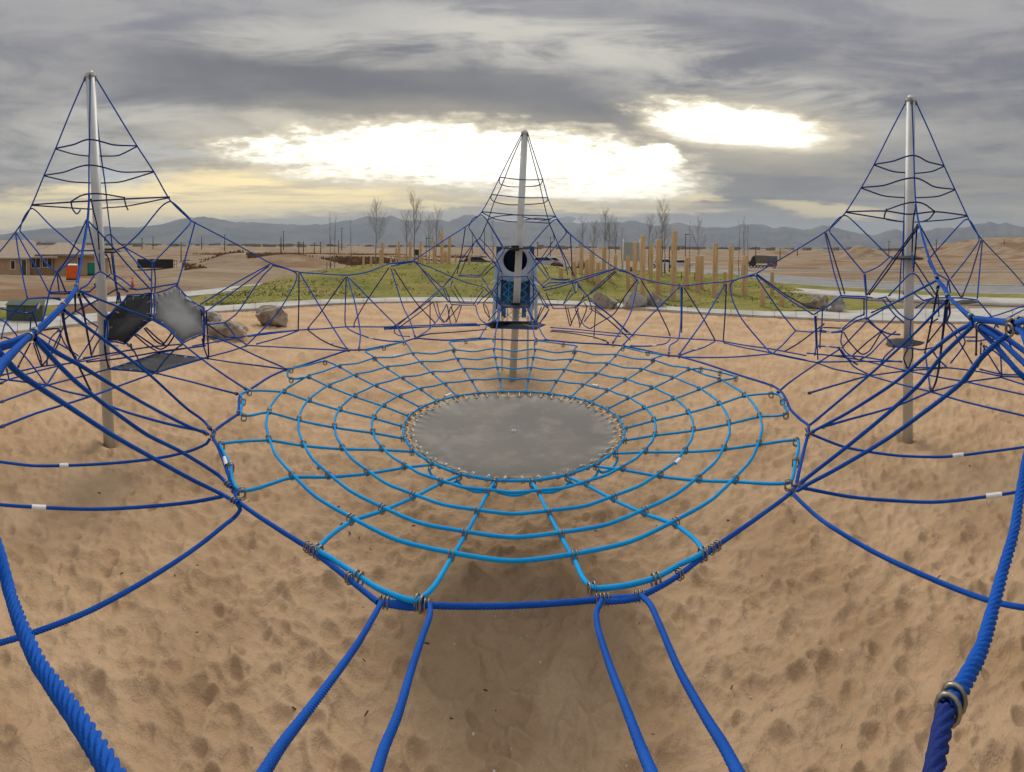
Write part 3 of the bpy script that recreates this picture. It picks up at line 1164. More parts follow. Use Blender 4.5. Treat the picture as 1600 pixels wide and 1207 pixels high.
nl.sleeve('290,465,5.5 299,471,5.5')
nl.sleeve('300,530,5.3 307,527,5.3')
nl.sleeve('178,539,4.9 185,541,4.9')


def membrane(net, name, spec, mat, rim=True, sag=.03, label=None, hooks=18, hookmat=None):
    """tensioned sheet with scalloped edge between rope corners"""
    P = tok(spec, net.pl)
    c = sum(P, Vector()) / len(P)
    nrm = (P[1] - P[0]).cross(P[2] - P[0]).normalized()
    ring = []
    for a, b_ in zip(P, P[1:] + P[:1]):
        for k in range(6):
            t_ = k / 6
            q = a.lerp(b_, t_)
            q = q.lerp(c, .035 + .05 * math.sin(PI * t_) + .015 * math.sin(t_ * PI * 6) ** 2)
            ring.append(q)
    n = len(ring)
    m_ = 7
    V = np.zeros((m_, n, 3))
    for i in range(m_):
        f = i / (m_ - 1)
        for j, q in enumerate(ring):
            dv = q - c
            hn = dv.dot(nrm)
            V[i, j] = c + (dv - nrm * hn) * max(f, .001) + nrm * (hn * f ** 4 + sag * math.cos(f * PI / 2) ** 2)
    V2 = V[::-1] + np.array(nrm) * .006
    W = np.concatenate([V, V2]) - np.array(net.o)
    link(name, grid_mesh(name, W, True, True), mat, net.root, label=label)
    # edge ropes and hooks
    loop = P + [P[0]]
    k = 0
    for a, b_ in zip(loop, loop[1:]):
        mid = a.lerp(b_, .5).lerp(c, .035)
        net.rope([a, mid, b_], r=RR0 * 1.05, clamp=False)
        L = (b_ - a).length
        nh = max(1, int(L / .13))
        for j in range(nh):
            t_ = (j + .5) / nh
            e = a.lerp(b_, t_)
            e = e.lerp(c, .035 * math.sin(PI * t_))
            i2 = e.lerp(c, .05 / max((e - c).length, .01) + .03)
            V3 = tube_pts([e, i2], .0055, 5) - np.array(net.o)
            link('hook', grid_mesh('hook', V3, True, True), WIRE, net.root)


membrane(nl, 'black_panel', '200,461,5.05 237,458,5.1 238,500,4.95 228,506,4.95 195,538,4.85 167,534,4.8 167,497,4.85 188,476,4.95', MEMB)
membrane(nl, 'grey_panel', '240,459,5.1 276,446,5.6 300,471,5.5 319,481,5.45 320,522,5.3 285,537,4.9 262,513,4.9 240,499,4.95', GREYM, sag=.01)
membrane(nl, 'floor_panel', '172,577,z1.1 250,551,z1.1 322,560,z1.1 243,583,z1.1', MEMB)
nl.many('''
!210,523,5.3 230,540 250,552,z1.1
!213,522,5.3 232,535 250,546 262,540 275,520,5.2
!225,513,5.3 240,530 252,538 258,535 270,518,5.3
!228,512,5.3 245,528 256,537 256,540,5.6
198,537,4.85 210,550 220,570 230,578 243,582,z1.1
243,582,z1.1 260,560 275,545 285,538,4.8
319,483,5.4 318,520 318,540 324,558,z1.12
!322,485,5.4 324,520 326,556 324,560,z1.12
!313,483,5.4 320,500 318,540 316,530,5.3
@163,500,4.85 163,530 164,540,4.85
!163,540,4.85 166,560 170,576,z1.1
!204,538,5 207,548,5.2
''')
# black ring plate on the mast
mb = MB()
pc = at(170, 392, 5.9) - nl.o
mb.cyl(pc + Vector((0, 0, -.012)), pc + Vector((0, 0, .012)), .17, .12, 20)
mb.cyl(pc + Vector((0, 0, -.03)), pc + Vector((0, 0, .03)), .09, .09, 20)
mb.go('mast_collar', BLACKR, nl.root)
nl.clamps()

# ================================================================== left curtain
cl = Net('rope_curtain', 'zigzag rope curtain between the left mast and the farthest mast', 'rope curtain', (-2.4, 6.3, 0), 'rope curtains between masts', PL)
cl.many('''
300,346,6.0 360,377,c 422,411,c 440,417,c 465,425,c 500,428,c 543,430,c 575,425,c 608,412,c
425,415,c 440,418 458,424 464,430,c 460,445 440,480 420,505 387,538,z1.2
422,413,c 360,447 313,476,5.9
420,416,c 365,456 322,487 318,487,5.9
425,417,c 412,430 400,446 370,490 352,504,6.1
300,505,5.7 325,507 352,504,6.1
352,505,6.1 370,528 387,540,z1.15
!300,492,5.6 320,504 352,526 370,527,6
!467,427,c 467,470 466,515,c
@469,427,c 505,488 535,535 543,546,z1.27
!540,433,c 500,490 485,508 481,514,c
541,433,c 539,500 541,511,c 555,520 580,529 605,533 630,534,z1.27
@543,433,c 555,475 563,520 561,546,z1.27
@546,435,c 600,490 620,510 632,533,z1.27
!608,418,c 570,475 554,504 553,512,c
@611,420,c 630,480 640,500 649,528,z1.27
!615,420,c 650,473 680,505,c
!481,516,c 500,530 520,540 542,546,z1.27
387,526,c 467,516,c 505,514,c 540,511,c 600,511,c 660,509,c 700,507,c 745,506,8.1
600,513,c 700,510,c 750,509,8.1
400,538,z1.17 440,527 466,517,c
387,525,c 400,525,c
608,412,c 645,408,c
611,416,c 630,412 648,409,c
608,412,c 627,411,c 645,407,c 695,375,c 728,354,8.2
''')
cl.sleeve('514,536,z1.2 519,538,z1.2')
cl.sleeve('577,528,z1.25 583,529,z1.25')
cl.clamps()

cr = Net('rope_curtain', 'zigzag rope curtain between the farthest mast and the right mast', 'rope curtain', (2.4, 6.4, 0), 'rope curtains between masts', PL)
cr.many('''
885,362,8.2 920,390,k 960,418,k 980,425,k 1000,435,k 1035,443,k 1067,447,k 1100,443,k 1137,440,k 1180,428,k
967,423,k 985,428 995,437,k
!995,438,k 975,465 960,490 940,503 922,514,7.9
@997,437,k 985,490 957,537,z1.27
!1001,437,k 1020,468 1042,512 1047,525,k
@1062,448,k 1010,500 973,540,z1.27
@1064,449,k 1064,500 1060,530 1047,540 1045,553,z1.27
!1066,449,k 1065,520,k
!1069,450,k 1100,500 1117,531,k
@1133,444,k 1100,500 1060,556,z1.27
!1135,444,k 1133,490 1130,533,k
1180,431,k 1160,434 1145,440 1141,447,k 1145,470 1160,500 1195,542 1206,553,z1.2
1181,432,k 1215,482 1243,517,6.4
1243,517,6.4 1225,537 1207,553,z1.2
1243,517,6.4 1265,519 1285,517,6.1
!1288,506,6.2 1250,535 1225,550,6.6
1181,430,k 1215,455 1240,473 1271,492,6.0
!1183,429,k 1230,462 1260,478 1285,483,6.0
860,512,8.1 900,515 960,521,k 1000,524,k 1047,528,k 1117,532,k 1131,534,k 1165,540,k 1207,546,k 1260,556,6.2
862,516,8.1 900,519 970,526,k
1117,534,k 1100,543 1080,549 1062,556,z1.27
1047,530,k 1040,537 1015,541 985,541,z1.27
1131,536,k 1160,543 1207,552,z1.2 1260,563,z1.15
1062,558,z1.27 1100,559 1150,558 1207,553,z1.2
1207,553,z1.2 1240,560 1277,567,z1.1
''')
cr.sleeve('1019,541,z1.22 1025,540,z1.22')
cr.sleeve('1083,547,z1.22 1089,545,z1.22')
cr.clamps()

# ================================================================== right climbing net
nr_ = Net('climbing_net', 'right climbing net on the mast in front of the grey road', 'climbing net', (4.45, 3.97, 0), 'pyramid climbing nets', PL)
nr_.many('''
1417,157,5.95 1392,205 1366,257,5.97 1346,293 1322,331,6.0 1305,350 1289,363,6.1 1240,393,k 1181,428,k
1425,157,5.85 1428,243,5.5 1429,280,5.35 1431,317,5.1 1435,345,4.9 1450,400,4.0 1464,435,3.3
1430,157,5.95 1452,205 1475,259,5.97 1492,296 1511,337,6.0 1520,355 1533,373,6.1 1585,428,6.6 1620,470,7
1421,158,6.05 1415,270,6.45 1414,309,6.6 1412,347,6.8 1411,380,6.8 1412,440,6.6
@~1430,320,5.05 1436,350,4.8 1451,400,3.95 1466,436,3.3
@1464,438,3.3 1475,452 1481,464,2.6
@1467,438,3.3 1478,452 1484,466,2.6
@1483,465,2.6 1500,481 1519,497,1.8
@1486,468,2.6 1503,485 1521,502,1.8
@1522,497,1.8 1555,501 1584,504,1.4
@1523,500,1.8 1555,503 1584,507,1.4
@1588,505,1.4 1600,502 1640,494,1.2 2000,450,1.1 2500,380,1.0 3090,320,.98
@1588,514,1.4 1598,520 1606,540 1640,600,1.1 2000,620,1.0 2500,520,.98 3090,430,.98
!~1366,257,5.97 1395,252 1427,243,5.5 1450,253 1475,259,5.97
!~1366,258,5.97 1395,268 1415,270,6.45 1430,271 1456,268 1475,260,5.97
!~1346,293,5.98 1380,290 1428,278,5.35 1460,292 1492,296,5.98
!~1346,294,5.98 1380,306 1413,309,6.6 1430,309 1465,307 1492,297,5.98
!~1322,331,6.0 1385,330,5.6 1420,335,5.6 1460,331,5.6 1511,337,6
!~1385,328,5.5 1431,316,5.1 1460,330,5.5
!~1322,332,6.0 1383,342 1414,347,6.8 1432,347 1485,343 1511,338,6.0
!~1385,327,5.5 1382,341 1395,345 1414,347,6.4
!~1460,332,5.5 1452,342 1440,347,6.2
1296,363,6.0 1297,357 1303,349 1312,340 1321,337,6.0 1330,343 1360,372 1388,400,5.9
1388,400,5.9 1394,402,5.85
1297,364,6.0 1320,391 1350,427,5.8
1350,427,5.8 1372,417 1390,402,5.9
1350,429,5.8 1353,462,5.7
!1352,429,5.85 1354,462,5.7
@1289,364,6.1 1303,425 1314,461,5.9
!1291,364,6.1 1310,425 1320,460,6.0
1434,352,4.9 1410,385 1380,425 1355,461,5.5
!1436,354,4.9 1412,387 1384,427 1358,461,5.5
1437,352,4.9 1455,385 1483,436 1502,465,5.4
!1431,322,5.2 1427,345 1425,395,5.4
!1433,350,4.95 1430,395 1427,425,5.3
1425,397,5.5 1427,425,5.3
1388,463,5.6 1410,440 1420,430 1427,428,5.3 1434,432 1445,450 1460,466,5.5
!1430,410,5.8 1447,436 1463,462,5.9
!1413,350,6.8 1412,380 1408,410 1405,468,6.4
@1413,320,6.6 1412,380 1413,440 1412,460,6.0
1452,404,5.9 1480,373 1500,351 1510,343,6.0 1518,348 1529,370 1529,378 1508,408 1486,435,5.7
1450,408,5.9 1460,425 1480,437,5.7
1481,438,5.7 1479,457,5.6
!1482,438,5.7 1485,457,5.6
1535,376,6.1 1531,420 1527,467,5.8
!1533,376,6.1 1517,430 1503,465,5.6
1313,462,5.9 1330,463 1353,464,5.7 1370,467 1385,464,5.6
@1314,465,5.9 1335,466 1356,467,5.7
1313,463,5.9 1295,477 1271,492,6.0
1354,466,5.6 1354,500,5.2
!1350,468,5.7 1350,493,5.6
@1273,494,6.0 1275,540 1273,556,5.8
!1275,494,6.0 1277,545 1278,562,5.8
1285,483,6.0 1284,515,6.0
!1282,512,6.1 1281,545,6.0
1280,516,6.0 1300,519 1316,517,5.9
!1286,512,6.2 1314,513,6.2
1282,519,5.9 1300,520 1315,519,5.9
1316,514,5.9 1335,498 1349,492,5.6
1316,517,5.9 1338,502 1353,497,5.5
@1355,498,5.2 1400,472,4.3 1464,438,3.3
1354,503,5.2 1335,523 1315,544,5.3
1356,502,5.2 1378,520 1397,541,5.2
1355,497,5.2 1372,514 1390,522 1407,523,5.3
!1361,489,5.8 1400,472 1420,465,6.2
1385,465,5.6 1405,490 1423,500,5.4 1433,492 1453,468,5.5
1379,468,5.6 1398,492 1413,505,5.5
1423,501,5.4 1422,525 1425,545,5.3
1316,518,5.9 1314,535 1322,551 1342,563,5.8
!1318,519,5.9 1326,533 1340,549 1348,554,5.9 1358,549 1366,538 1377,519,5.8
!1333,555,5.9 1355,535 1380,515 1400,494,6.1
1276,541,5.6 1295,542 1313,544,5.4
1314,546,5.3 1333,572 1356,585,z1.1
!1312,546,5.3 1320,558 1340,570,z1.15
1343,563,z1.15 1360,553 1380,532 1400,518,5.9
1398,543,5.2 1383,557 1372,575 1357,586,z1.1
@1395,541,5.2 1420,544 1440,547,5.2
1440,547,5.2 1470,541,5.3
!1418,545,5.1 1412,560 1416,572 1419,577,z1.12
!1426,545,5.1 1425,560 1419,577,z1.12
@1445,548,5.0 1449,575 1454,610,z1.15
@!1466,447,3.4 1458,490 1452,520 1446,547,5.0
@!1479,472,2.7 1475,505 1470,550 1466,580 1462,598 1456,611,z1.15
1480,470,2.8 1479,502,5.4
!1482,474,2.8 1484,490 1480,501,5.5
1480,503,5.4 1488,508 1502,524 1508,533,5.4 1503,545 1485,568,z1.15
!1477,503,5.4 1490,520 1505,545 1520,570,z1.15
!1474,505,5.4 1462,520 1450,535,5.6
!1466,498,6 1458,503 1452,512,6
1466,462,5.8 1467,495,6.0
1480,575,z1.12 1465,560 1458,550,5.3
1443,470,5.7 1460,466 1500,466,5.6 1527,469,5.8
1443,470,5.7 1430,460 1427,456,5.8
1443,473,5.7 1430,482,5.8
1528,470,5.8 1553,500 1560,512,5.6
1510,533,5.3 1530,533 1545,530 1575,532,5.3
1497,527,5.4 1525,527,5.4
1575,533,5.3 1584,550 1588,560,5.2
1575,533,5.3 1582,522,5.4
!1527,500,3 1526,520 1525,555,4.8
!1533,535,5.3 1532,560,5.0
1558,520,5.2 1563,550 1565,585,z1.15
!1555,525,5.4 1553,515 1556,508,5.4
!1536,540,5.4 1550,563 1565,587,z1.15
@1537,540,4.6 1555,550 1580,572 1600,585,4.6
1527,575,5 1534,560 1538,545,5
''')
nr_.many('''
1277,567,z1.1 1304,577,z1.1 1357,587,z1.1 1400,599,z1.12 1453,612,z1.15 1500,626,z1.15 1540,636 1600,650,z1.15 1680,672,z1.15
1263,615,z1.27 1310,601,z1.2 1357,588,z1.1 1415,580,z1.1 1480,575,z1.1
1215,614,z1.27 1235,597 1277,568,z1.2 1312,546,5.4
1260,552,z1.2 1300,556 1345,563,z1.1 1410,578,z1.1 1480,592,z1.1 1510,597,z1.1 1600,617,z1.1 1680,636,z1.1
1277,566,z1.15 1345,565 1410,565,z1.15
1300,556,z1.2 1340,557 1380,563 1410,566,z1.15
1510,597,z1.1 1480,606 1456,612,z1.15
1565,590,z1.1 1540,593 1510,597,z1.1
1565,590,z1.1 1600,601,z1.1 1660,615,z1.1
1415,575,z1.12 1480,575,z1.12 1530,581 1565,588,z1.12 1620,590,z1.12
1530,577,z1.15 1565,585 1600,586,z1.15
1510,596,z1.1 1522,580 1530,565,4.9
1283,668,z1.3 1330,655 1400,635 1455,612,z1.15
1520,502,5.6 1560,492 1600,478,6.2
1567,501,5.6 1600,484,6.2
''')
nr_.many('''
@1478,471,2.7 1425,525,3.1 1360,585,3.4 1300,636,3.3 1275,657 1266,664,z1.29
@1522,504,1.8 1495,518,1.9 1460,545,2.1 1395,600,2.6 1325,645 1280,669 1268,676,z1.29
@1522,507,1.75 1500,528 1470,558,1.95 1437,600,2.1 1395,639 1330,693 1262,746 1250,756,z1.29
@&1584,516,1.4 1560,534 1535,557,1.5 1500,600,1.7 1440,647 1380,690,2.1 1300,737 1262,757 1246,767,z1.29
@1524,506,1.75 1560,530,1.6 1600,567,1.45 1640,605,1.3 1850,780,1.4 2100,900,1.7 2300,960,2.2
@1526,504,1.78 1562,522,1.65 1600,548,1.5 1650,585,1.3 1850,740,1.4 2150,860,1.8 2350,900,2.4
1524,509,1.75 1560,545 1600,590,1.5 1750,700,1.7 2000,800,2.3
''')
for q in ('1294,483,5.9 1299,479,5.9', '1354,479,5.5 1354,488,5.5', '1364,466,5.6 1372,466,5.6', '1290,541,5.5 1296,542,5.5', '1291,520,5.9 1299,520,5.9', '1509,480,5.4 1516,488,5.4'):
    nr_.sleeve(q)
for (px, py, d, ra, hh) in ((1418, 402, 5.97, .20, .03), (1410, 534, 5.9, .24, .03), (1465, 470, 6.1, .16, .02), (1510, 471, 6.1, .15, .02)):
    mb = MB()
    pc = at(px, py, d) - nr_.o
    n = 26
    ring = []
    for k in range(n):
        a = 2 * PI * k / n
        rr_ = ra * (1 + .18 * math.cos(3 * a + px))
        ring.append((pc.x + rr_ * math.cos(a), pc.y + rr_ * math.sin(a)))
    vs_ = [(x, y, pc.z - hh * .4) for x, y in ring] + [(pc.x + (x - pc.x) * .5, pc.y + (y - pc.y) * .5, pc.z + hh * .6) for x, y in ring] + [(pc.x + (x - pc.x) * .9, pc.y + (y - pc.y) * .9, pc.z - hh) for x, y in ring]
    mb.addm(vs_, [tuple(range(n, 2 * n)), tuple(range(3 * n - 1, 2 * n - 1, -1))] + [(i, (i + 1) % n, n + (i + 1) % n, n + i) for i in range(n)] + [(2 * n + i, 2 * n + (i + 1) % n, (i + 1) % n, i) for i in range(n)])
    mb.go('foot_plate', BLACKR, nr_.root, smooth=False)
nr_.clamps()

# ================================================================== far climbing net
nf = Net('climbing_net', 'farthest climbing net wrapped round the blue slide tower in the middle', 'climbing net', (0, 8.75, 0), 'pyramid climbing nets', PL)
far_txt = '''
815,210,8.7 798,243 781,277,8.45 768,304 753,331,8.3 742,343 728,354,8.2
825,210,8.7 836,245 848,281,8.45 856,310 868,338,8.3 877,350 886,361,8.2 900,374 
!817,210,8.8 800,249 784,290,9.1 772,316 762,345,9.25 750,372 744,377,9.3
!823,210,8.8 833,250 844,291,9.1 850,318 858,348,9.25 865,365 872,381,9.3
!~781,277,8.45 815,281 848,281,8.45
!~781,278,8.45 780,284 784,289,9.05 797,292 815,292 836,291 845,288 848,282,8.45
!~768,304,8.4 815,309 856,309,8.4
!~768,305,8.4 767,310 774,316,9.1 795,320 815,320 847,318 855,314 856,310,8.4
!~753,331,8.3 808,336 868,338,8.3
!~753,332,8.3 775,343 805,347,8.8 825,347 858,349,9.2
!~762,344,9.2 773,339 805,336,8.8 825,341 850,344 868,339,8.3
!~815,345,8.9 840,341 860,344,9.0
732,356,8.2 738,343 746,338 752,336,8.3 760,343 775,367 788,389,8.6
733,357,8.2 748,380 770,409 786,429,8.4
743,376,8.9 755,392 774,412,8.6
748,371,9.2 770,395,9.2 784,425,9.1
762,347,9.2 774,367 786,388,8.9
!744,376,8.9 725,400 706,433,8.3
!742,378,9.2 731,400 718,430,9.3
!727,356,8.2 722,390 714,428,8.4
774,412,8.6 787,393 788,389,8.6
!773,409,9 766,413 751,430,9.2
!776,414,9 767,420 755,432,9.2
824,390,8.6 840,371 857,352 868,343,8.3 874,348 884,361 884,366 871,381,8.5
871,381,8.5 855,400 840,413 824,428,8.4
!864,377,9.2 850,398 836,415,9.0
!858,350,9.2 865,366 866,376,9.2
872,382,8.5 883,410 887,430,8.5
!873,383,8.7 888,412 898,432,8.6
!891,365,8.2 893,400 894,432,8.5
826,393,8.6 838,412 857,437,8.6
!828,392,8.9 846,412 859,434,9.1
706,433,8.3 698,441 692,449,8.3
@706,433,8.3 693,448,8.3
648,409,c 680,421 706,433,8.4 730,442 757,450 764,458,8.4
650,411,c 661,422 690,449,8.3
652,412,c 686,455 702,472,8.4
716,430,8.8 735,430 751,431,8.8
716,431,8.9 735,433 751,433,8.8
752,432,8.8 760,444 764,452 784,478,8.4
692,449,8.3 683,456,c 655,480,c 620,510,c 617,512,c
!685,458,8.2 650,486,c 610,514,c
!677,472,8.2 650,493,c 622,513,c
692,450,8.3 696,461 701,472,8.3
@695,450,8.3 700,462 705,476,8.3
701,472,8.3 722,474 741,474,8.4
@705,476,8.3 722,477 743,477,8.4
!705,452,9.2 720,474,9.2
!709,446,9.3 726,474,9.3
!703,450,8.6 707,440,8.8
755,453,8.5 740,476,8.4
764,458,8.4 752,468 745,477,8.4
!766,462,9 755,474,9.1
743,477,8.4 746,490 751,500 758,505,z1.2
!755,475,9.1 758,487 765,497,8.9
!757,475,9.1 762,484 765,496,8.9
677,472,8.3 683,492 690,501 694,504,8.5 700,497 703,482 707,478,8.3
!682,471,9 688,495 694,503,8.9
698,476,8.3 689,492 680,505 665,519 650,528,z1.27
!705,480,8.5 713,503,8.9
!721,478,9 717,492 712,505,8.9
!719,477,8.6 697,503,8.7
!699,478,8.4 704,507,8.7
!672,468,8.5 672,515,8.5
600,515,8 640,513 700,509 760,507,8.2
617,515,7.9 616,520 625,525 641,526,7.9
!650,528,z1.27 671,522 700,520 760,515,8.2
784,432,8.4 805,433 825,432,8.4
784,431,8.4 776,443 770,453 764,458,8.4
!785,434,8.7 776,450 768,461 784,479,8.8
!772,455,8.9 785,475,8.9
772,453,8.4 783,477,8.4
@785,479,8.4 775,488 763,502,8.2
@783,479,8.4 779,495 773,528,z1.27
784,482,8.4 775,500 762,508,8.2
762,508,8.2 755,518 750,528,z1.27
785,480,8.4 805,481 825,481,8.4
823,432,8.4 832,447 838,456,8.4
829,434,8.7 837,450 850,477 857,482,8.5
835,433,8.6 848,448,8.5
838,457,8.4 828,468 818,477,8.4
!843,458,8.8 830,472 823,479,8.8
840,460,8.5 828,478,8.4
845,447,8.5 852,440 858,435,8.7
848,449,8.5 860,442 902,441,k
858,434,8.7 875,437 891,436,8.7
860,437,8.7 875,438 890,438,8.7
848,450,8.5 880,443 920,431,k 950,423 962,419,k
850,454,8.5 880,447 930,431,k 960,421,k
842,458,8.5 852,473 857,482,8.4
!853,458,8.5 858,470 864,482,8.5
850,479,8.8 865,476 880,476,8.8
@863,482,8.4 880,482 901,481,8.4
@858,484,8.4 850,495 843,506,8.2
!850,480,8.8 845,490 838,503,8.6
!846,480,8.8 838,502,8.8
858,483,8.4 852,495 845,502,8.4
825,481,8.4 830,500 835,525 838,530,z1.27
@826,482,8.4 830,493 840,508,8.2
840,508,8.2 846,520 853,531,z1.27
!824,482,8.6 829,495 840,507,8.5
!883,478,8.6 887,495 890,509,8.8
!887,481,8.6 893,505,8.9
880,476,8.8 897,458,8.8
!880,476,9 893,450,9
893,438,8.6 899,459,8.5
897,440,8.5 908,452 913,457 920,465,8.3
@902,442,k 911,455 918,463,8.3
960,424,k 940,441 920,460,8.3
!962,425,k 935,450 912,466 905,475,8.4
913,460,8.4 908,471 897,481,8.4
!916,468,8.5 905,476 899,483,8.5
919,465,8.3 924,480 925,486 913,503,8.6
!913,473,8.8 917,481 910,500 905,512,8.9
@921,466,8.3 950,490,k 985,522,k 990,526,k
!922,470,8.3 955,495,k 980,520,k
!921,482,8.5 950,500,k 975,522,k
!928,482,8.5 960,508,k 985,532,k
902,482,8.4 905,495 912,508 921,514,8.2
!904,482,8.5 895,500 891,510,8.6
!899,484,8.5 904,498 906,508,8.8
!931,479,8.8 929,510 928,527,8.8
!860,518,8.2 885,520 928,527,8.4 945,533,8.2
!928,528,8.4 945,532 950,536,z1.27
'''
nf.many(far_txt, sub=3)
nf.sleeve('768,442,8.3 774,438,8.3')
nf.sleeve('834,441,8.3 842,446,8.3')
nf.sleeve('703,440,8.3 703,449,8.3')
nf.sleeve('901,443,8.3 900,455,8.3')
for (px, py, d, ra) in ((806, 388, 8.75, .28), (805, 477, 8.75, .26)):
    mb = MB()
    pc = at(px, py, d) - nf.o
    mb.cyl(pc + Vector((0, 0, -.02)), pc + Vector((0, 0, .006)), ra * .8, ra, 20)
    mb.cyl(pc + Vector((0, 0, -.05)), pc + Vector((0, 0, .05)), .09, .09, 20)
    mb.go('mast_collar', BLACKR, nf.root)
membrane(nf, 'floor_panel', '757,507,z1.12 768,513,z1.02 838,515,z1.05 852,508,z1.1 838,503,z1.1 770,502,z1.1', BLACKR, sag=-.03)
nf.clamps()

# ================================================================== the centre web
WC = Vector((0.0, 3.89, 0))
web = Net('spider_web_net', 'round light blue spider web net hung low in the middle round the bouncing mat', 'rope net', tuple(WC), None, {})
RAD = [(.916, 1.00), (1.165, 1.055), (1.46, 1.10), (1.735, 1.15), (1.97, 1.20), (2.21, 1.255)]


def wp(r, ang, z):
    return Vector((WC.x - r * math.sin(ang), WC.y - r * math.cos(ang), z))


spk = [R(7.5 + 15 * k) for k in range(24)]
rgw = random.Random(5)
# loops: out along one spoke, along the rim rope, back along the next
loops = {0: '655,938 595,922 560,900 520,874 497,858', 1: '378,768 364,752 360,728 350,708 346,694', 2: '381,650 377,640 380,626 377,617 390,611',
         3: '455,592 449,584 455,577 485,570 508,565', 4: '585,559 572,549 600,543 618,538 632,535', 5: '710,546 703,535 728,533 752,531 772,531',
         -1: '925,918 975,916 1025,903 1060,884 1098,862', -2: '1232,755 1240,742 1243,720 1248,700 1244,688', -3: '1228,647 1226,636 1223,626 1216,617 1205,615',
         -4: '1150,590 1145,587 1125,582 1108,578 1095,576', -5: '1020,562 1035,555 1012,551 992,547 973,544', -6: '897,549 901,541 880,538 858,535 837,534'}
for k in range(-6, 6):
    if k >= 0: a0, a1 = R(7.5 + 30 * k), R(22.5 + 30 * k)
    else: a0, a1 = -R(7.5 + 30 * (-k - 1)), -R(22.5 + 30 * (-k - 1))
    lp = [atz(*map(float, q.split(',')), 1.275) for q in loops[k].split()]
    inn = [wp(r_, a0, z_ - .012) for r_, z_ in RAD[:5]]
    out_ = [wp(r_, a1, z_ - .012) for r_, z_ in RAD[:5]][::-1]
    # make the loop run from spoke a0 to a1
    web.rope(inn + lp + out_, mat=CYAN, twist=True, clamp=False, r=RR0 * 1.02)
    for q in (lp[0], lp[2], lp[-1]):
        dd = (lp[-1] - lp[0])
        oval(web, q - Vector((0, 0, .012)), dd, 1.15, 0)
for ri, (r_, z_) in enumerate(RAD[:5]):
    pts = []
    for j in range(24):
        a = R(-7.5 + 15 * j)
        a2 = R(15 * j)
        pts.append(wp(r_, a, z_ + (.012 if ri else .0)))
        if ri:
            near_ = .5 + .5 * math.cos(a2)
            pts.append(wp(r_ * (1.0 + .003 * near_ + rgw.uniform(-.001, .001)), a2, z_ + .011 - (.004 + .007 * ri * (1 - near_) ** 2) * rgw.uniform(.7, 1.2)))
    pts.append(pts[0])
    pts.append(pts[1])
    Q = smooth_path(pts, 6)[: -5]
    V = tube_pts(Q, RR0 * (1.02 if ri else 1.15), 24, True, .0115, .36) - np.array(web.o)
    link('rope', grid_mesh('rope', V, True, True), CYAN, web.root)
    if ri:
        for j in range(24):
            a = R(-7.5 + 15 * j)
            p = wp(r_, a, z_)
            oval(web, p, (math.cos(a), -math.sin(a), 0), 1.0 * rgw.uniform(.95, 1.05), rgw.uniform(-.2, .2))
# rim ties
for j in range(24):
    a = R(-7.5 + 15 * j)
    oval(web, wp(.93, a, .99), (math.sin(a), math.cos(a), 0), 1.1, .1)
    for s_ in (-1, 1):
        a2 = a + s_ * R(3.6)
        oval(web, wp(.905, a2, .995), (math.cos(a2), -math.sin(a2), 0), .85, .6)
# slack safety ropes under the near rim
for k in (-2, -1, 0, 1, 2, 3):
    a0, a1 = R(-22.5 + 15 * k - 0), R(-7.5 + 15 * k)
    web.rope([wp(.95, a0, .97), wp(.955, a0 + R(2), .945), wp(.965, (a0 + a1) / 2, .935), wp(.955, a1 - R(2), .945), wp(.95, a1, .97)], mat=CYAN, twist=True, clamp=False)
# dark blue boundary rope
bnd = '590,941 628,944 665,946 735,948 800,947 870,943 930,938 968,935 1003,931 1060,900 1117,856 1180,812 1238,769 1244,757 1250,730 1257,700 1262,680 1263,665 1250,655 1235,640 1229,626 1222,614 1207,603 1160,588 1100,568 1060,557 1045,556 1010,548 975,541 940,538 900,536 857,532 838,532 805,532 773,530 750,529 700,532 665,530 650,529 632,534 600,541 570,547 561,547 543,548 500,562 470,572 447,578 420,590 400,603 387,611 375,618 373,640 372,647 352,661 335,674 332,682 340,697 350,722 362,757 368,772 375,786 430,824 484,858 535,897 590,941'
P = [atz(*map(float, q.split(',')), 1.262) for q in bnd.split()]
Q = smooth_path(P, 4)
V = tube_pts(Q, RR0 * 1.1, 24, True, .0115, .36) - np.array(web.o)
link('rope', grid_mesh('rope', V, True, True), BLUE, web.root)
# clusters of clamps on the boundary
for q, ang_ in (('597,941', 0), ('603,942', 0), ('655,945', 0), ('661,946', 0), ('667,946', 0), ('935,938', 0), ('941,937', 0), ('947,937', 0), ('996,932', -.1), ('1002,931', -.1), ('1112,859', .6), ('1121,853', .6),
                ('1237,769', .6), ('1243,762', .9), ('1262,672', 1.4), ('1262,681', 1.4), ('486,859', -.6), ('480,855', -.6), ('372,784', -.9), ('366,765', -1.1), ('334,676', 1.4), ('332,684', 1.4), ('387,612', .4),
                ('376,620', .8), ('373,646', 1.5), ('447,578', .2), ('545,548', 0), ('561,547', 0), ('632,534', 0), ('650,529', 0), ('752,530', 0), ('773,530', 0), ('838,532', 0), ('856,532', 0), ('958,540', 0), ('973,542', 0),
                ('1045,556', 0), ('1061,558', 0), ('1205,603', -.5), ('1216,614', -.7), ('1228,632', 1.2), ('1062,898', .5), ('545,904', -.6)):
    p = atz(*map(float, q.split(',')), 1.262)
    oval(web, p, (math.cos(ang_), math.sin(ang_), 0), .82, rgw.uniform(-.4, .1))
